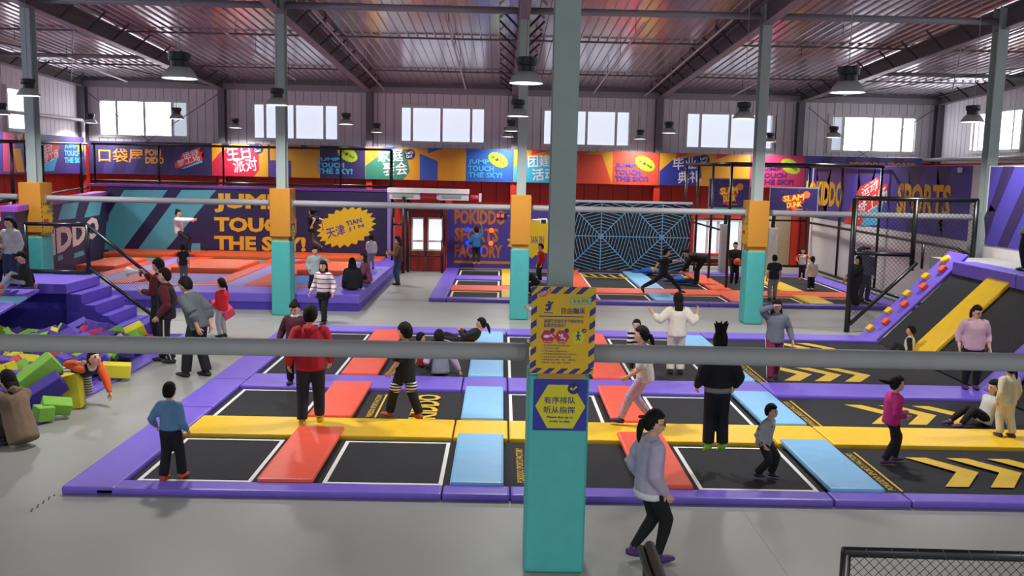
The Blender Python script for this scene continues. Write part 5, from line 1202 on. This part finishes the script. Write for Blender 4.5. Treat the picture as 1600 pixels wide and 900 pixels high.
add('girl with orange sleeves bouncing at the back of the basketball cage', 1252, 437, 0, 392, 170, Y=31.8, h=1.08, top='#cfccc8', sleeve='#e0603a', bot='#17171c', hair='bob', shoe='#f06a2c', wl=(-.2, .1, .72), wr=(.16, .1, .6), **KID)
add('small girl in white top with long ponytail seen from behind', 1267, 453, .05, 402, 0, top='#dcdad4', bot='#1c1c26', hair='pony', shoe='#c8c4c0', hem=.12, loose=1.4, **KID)
add('person in black standing behind the corner post of the net fence', 1337, 479, .05, 400, 95, top='#0f0f13', bot='#0f0f13', hair='bob', wl=(-.1, .3, .55), wr=(.1, .2, .5), loose=2.0)
add('person in grey blue shirt holding a hand on the head behind the net', 1349, 470, .05, 385, 185, top='#565a6a', bot='#3a3a44', hair='short', wr=(.05, .06, .98), epr=(.9, -.2, .4), loose=1.1, shoe='#141416')
add('person in blue sleeve cut off by the right edge on the deck', 1605, 424, 0, 318, 95, Y=18.6, h=1.62, top='#6d9ac0', bot='#1c1c22', hair='short', wr=(.1, .04, .5), wl=(-.1, .04, .5))
# --- front court, back rows
add('woman in grey turtleneck and maroon trousers touching her glasses', 1207, 594, .05, 467, 172, top='#6a7078', bot='#7a1c44', stripe='#e8e0e0', hair='bob', glasses=True, collar='#6a7078', wr=(.05, .1, .91), epr=(1, 0, -.3), wl=(-.2, .03, .5), al=(-.05, -.12, .06), ar=(.05, .12, .045), loose=1.1)
add('woman in cream clothes seen from behind with arms spread', 1055, 584, .05, 457, 0, top='#e6e0cc', bot='#dcd6c6', hair='long', wl=(-.3, .06, .74), wr=(.24, .03, .75), epl=(-.2, -.6, -1), epr=(.2, -.6, -1), loose=1.7, slen=.85, shoe='#1c1c22', hs=1.05)
add('small boy in black and white striped top crouching on the court', 992, 580, .05, 503, 175, h=1.12, top=stripes('#e0ded8', '#141418', 12, .5), bot='#2c3028', hair='short', spine=(0, .35, 1), pel=(0, -.1, .4), wl=(-.1, .15, .3), wr=(.12, .15, .3), hd=(-15, 5), **KID)
add('girl in white top and lilac patterned trousers running to the left', 1005, 666, .1, 520, 70, h=1.5, top='#d3d1d4', slen=.5, bot=dots('#b8a4cc', '#c88a5c', 16, .3), hair='pony', shoe='#3c2048', spine=(0, .12, 1), pel=(0, 0, .5), al=(-.05, .22, .05), ar=(.05, -.05, .1), wl=(-.14, .14, .5), wr=(.17, .1, .52), hs=1.08)
p0_ = onz(1113, 736, .045); p_ = V((p0_.x+.02, p0_.y, .34)); 
person('girl in black sweatshirt jumping with her hair flying straight up', p_, 3, 1.52, top='#14151a', bot='#161a24', hair='fly', tail=(0, -.1, 1), shoe='#7cc83c', wl=(-.16, .06, .52), wr=(.16, .06, .52), loose=1.5, trim='#8a8a88', hem=.0, al=(-.06, .0, .02), ar=(.06, .0, .02), fdl=(0, .8, -.5), fdr=(0, .8, -.5), hs=1.05)
add('girl in maroon sweater with white collar looking down', 462, 600, .1, 470, 175, top='#4a1422', bot='#17171c', hair='bun', collar='#e8e4e0', hd=(0, -25), wr=(.2, .03, .5), hs=1.1, loose=1.3)
add('man in red hoodie standing on the yellow pad seen from behind', 486, 664, .1, 475, 12, top='#b81a2c', bot='#1e2433', hair='short', hood=True, shoe='#d8b428', al=(-.07, -.02, .045), ar=(.07, .1, .045), wl=(-.17, .02, .5), wr=(.16, .12, .5), loose=1.25, g=1.08, hd=(-10, 0))
add('boy in black shirt with striped shorts walking on the court', 633, 655, .06, 507, 60, top='#131317', slen=.42, bot='#141418', legs=stripes('#e0dcd8', '#1a1a1e', 22, .55), hair='fringe', shoe='#c8602c', al=(-.06, .16, .05), ar=(.06, -.14, .06), wl=(-.12, .12, .5), wr=(.14, .06, .48), hem=.12, loose=1.4, **KID)
add('child in cap and lilac vest sitting on the court seen from behind', 688, 585, .05, 514, 10, h=1.45, top='#8f8f9e', sleeve='#c8b4c0', bot='#2a2a30', cap='#17171b', hair='short', **{**SITK, 'spine': (-.05, .05, 1)}, wr=(.24, -.02, .04), wl=(-.16, .1, .12), hs=1.15)
add('girl in black tracksuit lying back on the light blue pad', 722, 545, .08, 500, 88, h=1.55, top='#15161b', bot='#1b1b20', stripe='#d8d4d0', hair='pony', pel=(0, 0, .07), spine=(0, -.75, .62), al=(-.05, .46, .05), ar=(.05, .42, .05), kp=(0, .2, 1), wl=(-.05, .03, .25), wr=(.06, .0, .24), hd=(0, 5))
add('child with red sleeves sitting behind the boy in the black shirt', 660, 572, .05, 512, -70, h=1.15, top='#b0222c', bot='#2a2a30', hair='short', **SITK, hs=1.15)
# --- front court, right part
add('boy in blue shirt and black trousers standing in the near left trampoline', 268, 750, .045, 597, -12, top='#5d86ac', bot='#14141a', hair='short', shoe='#d0502c', wl=(-.19, .06, .53), wr=(.14, .08, .5), al=(-.06, -.05, .045), ar=(.07, .08, .045), loose=.9, ploose=1.5, hem=.0, hs=1.12, hd=(5, 0))
add('boy in spotted grey shirt stepping on the near trampoline', 1195, 745, .045, 623, -125, top=dots('#9a9d9e', '#2c2e34', 17, .22), bot='#141418', hair='short', shoe='#3a2448', al=(-.07, .05, .045), ar=(.07, -.08, .05), pel=(0, -.04, .46), spine=(0, .2, 1), wl=(-.15, .0, .46), wr=(.15, .02, .45), hs=1.2, loose=1.6)
add('girl in magenta jacket running to the right with flying ponytail', 1388, 723, .05, 585, -85, top='#c42a78', bot='#15151b', hair='pony', tail=(0, -1, .25), shoe='#4a2458', spine=(0, .08, 1), al=(-.05, .09, .05), ar=(.05, -.08, .05), pel=(0, 0, .5), wl=(-.08, .14, .57), wr=(.12, .1, .56), hs=1.18, loose=1.2)
add('child in white shirt and black trousers sitting on the trampoline at the right', 1537, 664, .05, 590, 100, h=1.25, top='#d2cfc8', bot='#131317', hair='bob', shoe='#582c64', pel=(0, 0, .08), spine=(0, -.35, 1), al=(-.07, .36, .04), ar=(.07, .4, .05), kp=(0, .3, 1), wl=(-.16, -.2, .04), wr=(.16, -.22, .04), **KID)
add('girl in cream tracksuit standing on the yellow pad seen from behind', 1569, 682, .1, 566, 15, top='#dccfa8', bot='#d9cda8', hair='pony', shoe='#4a2a56', loose=1.7, hem=.1, al=(-.07, .0, .045), ar=(.08, -.06, .045), **KID)
add('woman in pale pink hoodie standing on the purple pad', 1515, 607, .1, 475, 170, top='#d4abba', bot='#141418', hair='pony', hood=True, shoe='#4c2454', g=1.14, slen=.8, glasses=True, hd=(25, -12), loose=1.0, wl=(-.165, .05, .49), wr=(.165, .05, .49))
add('boy in white vest sitting at the foot of the inclined trampoline', 1418, 558, .05, 510, 55, h=1.2, top='#d8d8d4', sleeve='#16161a', bot='#1e2536', hair='short', **{**SITK, 'spine': (0, -.1, 1)}, hs=1.18)
# --- foreground
add('woman in lilac sweater and black leggings walking in the foreground', 1014, 877, 0, 630, -78, 1.0, top='#b4aac2', bot='#0e0e11', hair='pony', tail=(0, -.2, -1), glasses=True, shoe='#4a2a68', spine=(0, .03, 1), pel=(0, -.02, .505), al=(-.04, -.1, .075), ar=(.04, .04, .05), kp=(0, 1, .1), wl=(-.11, -.02, .49), wr=(.11, .05, .47), loose=1.15, ploose=.8, trim='#e0dce4', hem=.05, hd=(-15, -4), fdl=(0, 1, -.25))
add('person in brown hooded jacket crouching at the foam pit rim', 26, 693, 0, 590, 50, h=1.68, top='#806a54', bot='#2a221c', hair='long', hood=True, pel=(0, -.08, .16), spine=(0, .52, .86), al=(-.08, .03, .045), ar=(.08, .05, .045), kp=(0, 1, .6), wl=(-.1, .42, .22), wr=(.12, .42, .2), loose=1.6, hem=.13, hd=(20, -15))
add('boy in navy vest with orange sleeves crawling out of the foam pit', 139, 632, .02, 545, -125, h=1.42, top='#171c2e', sleeve='#e8622c', bot=stripes('#c8c4c0', '#55524e', 26, .55), hair='short', shoe='#f0643a', hs=1.18, pel=(0, -.16, .34), spine=(.05, .9, .32), al=(-.02, -.3, .06), ar=(.32, -.52, .38), kp=(0, .6, -.8), kpr=(.6, 1, .1), wl=(-.12, .28, .03), wr=(.22, .2, .52), epr=(1, .2, .6), epl=(-.6, -.2, .3), hd=(0, 20), fdl=(0, -1, -.2), fdr=(.8, -.8, .1), collar='#d8d4d0')
grow_people()

# ------------------------------------------------------------------ small fixtures
sc_ = empty('security_camera', 'white security camera with black lens beside the starburst panel', 'camera', (.98, 23.3, 2.52))
box('camera_body', -.02, .16, -.12, .1, -.06, .06, WHT, sc_, .02); box('lens_hood', .0, .12, -.17, -.1, -.06, .04, BLK, sc_, .01); tubeo('bracket', [(-.25, .05, .02), (0, .05, .02)], .02, WHT, sc_, 6)
ti = empty('timer_display', 'small black timer with red digits left of the middle column', 'display', (.07, 23.3, 2.62))
box('case', -.22, .05, -.03, .05, -.09, .09, BLK, ti, .01)
tubeo('bracket', [(0, 0, 0), (.2, 0, 0)], .015, BLK, ti, 6)
for u in (-.17, -.06): box('digit', u-.035, u+.035, -.036, -.03, -.03, .06, mat('#ff3a30', .4, var=0, emit=1.5), ti)
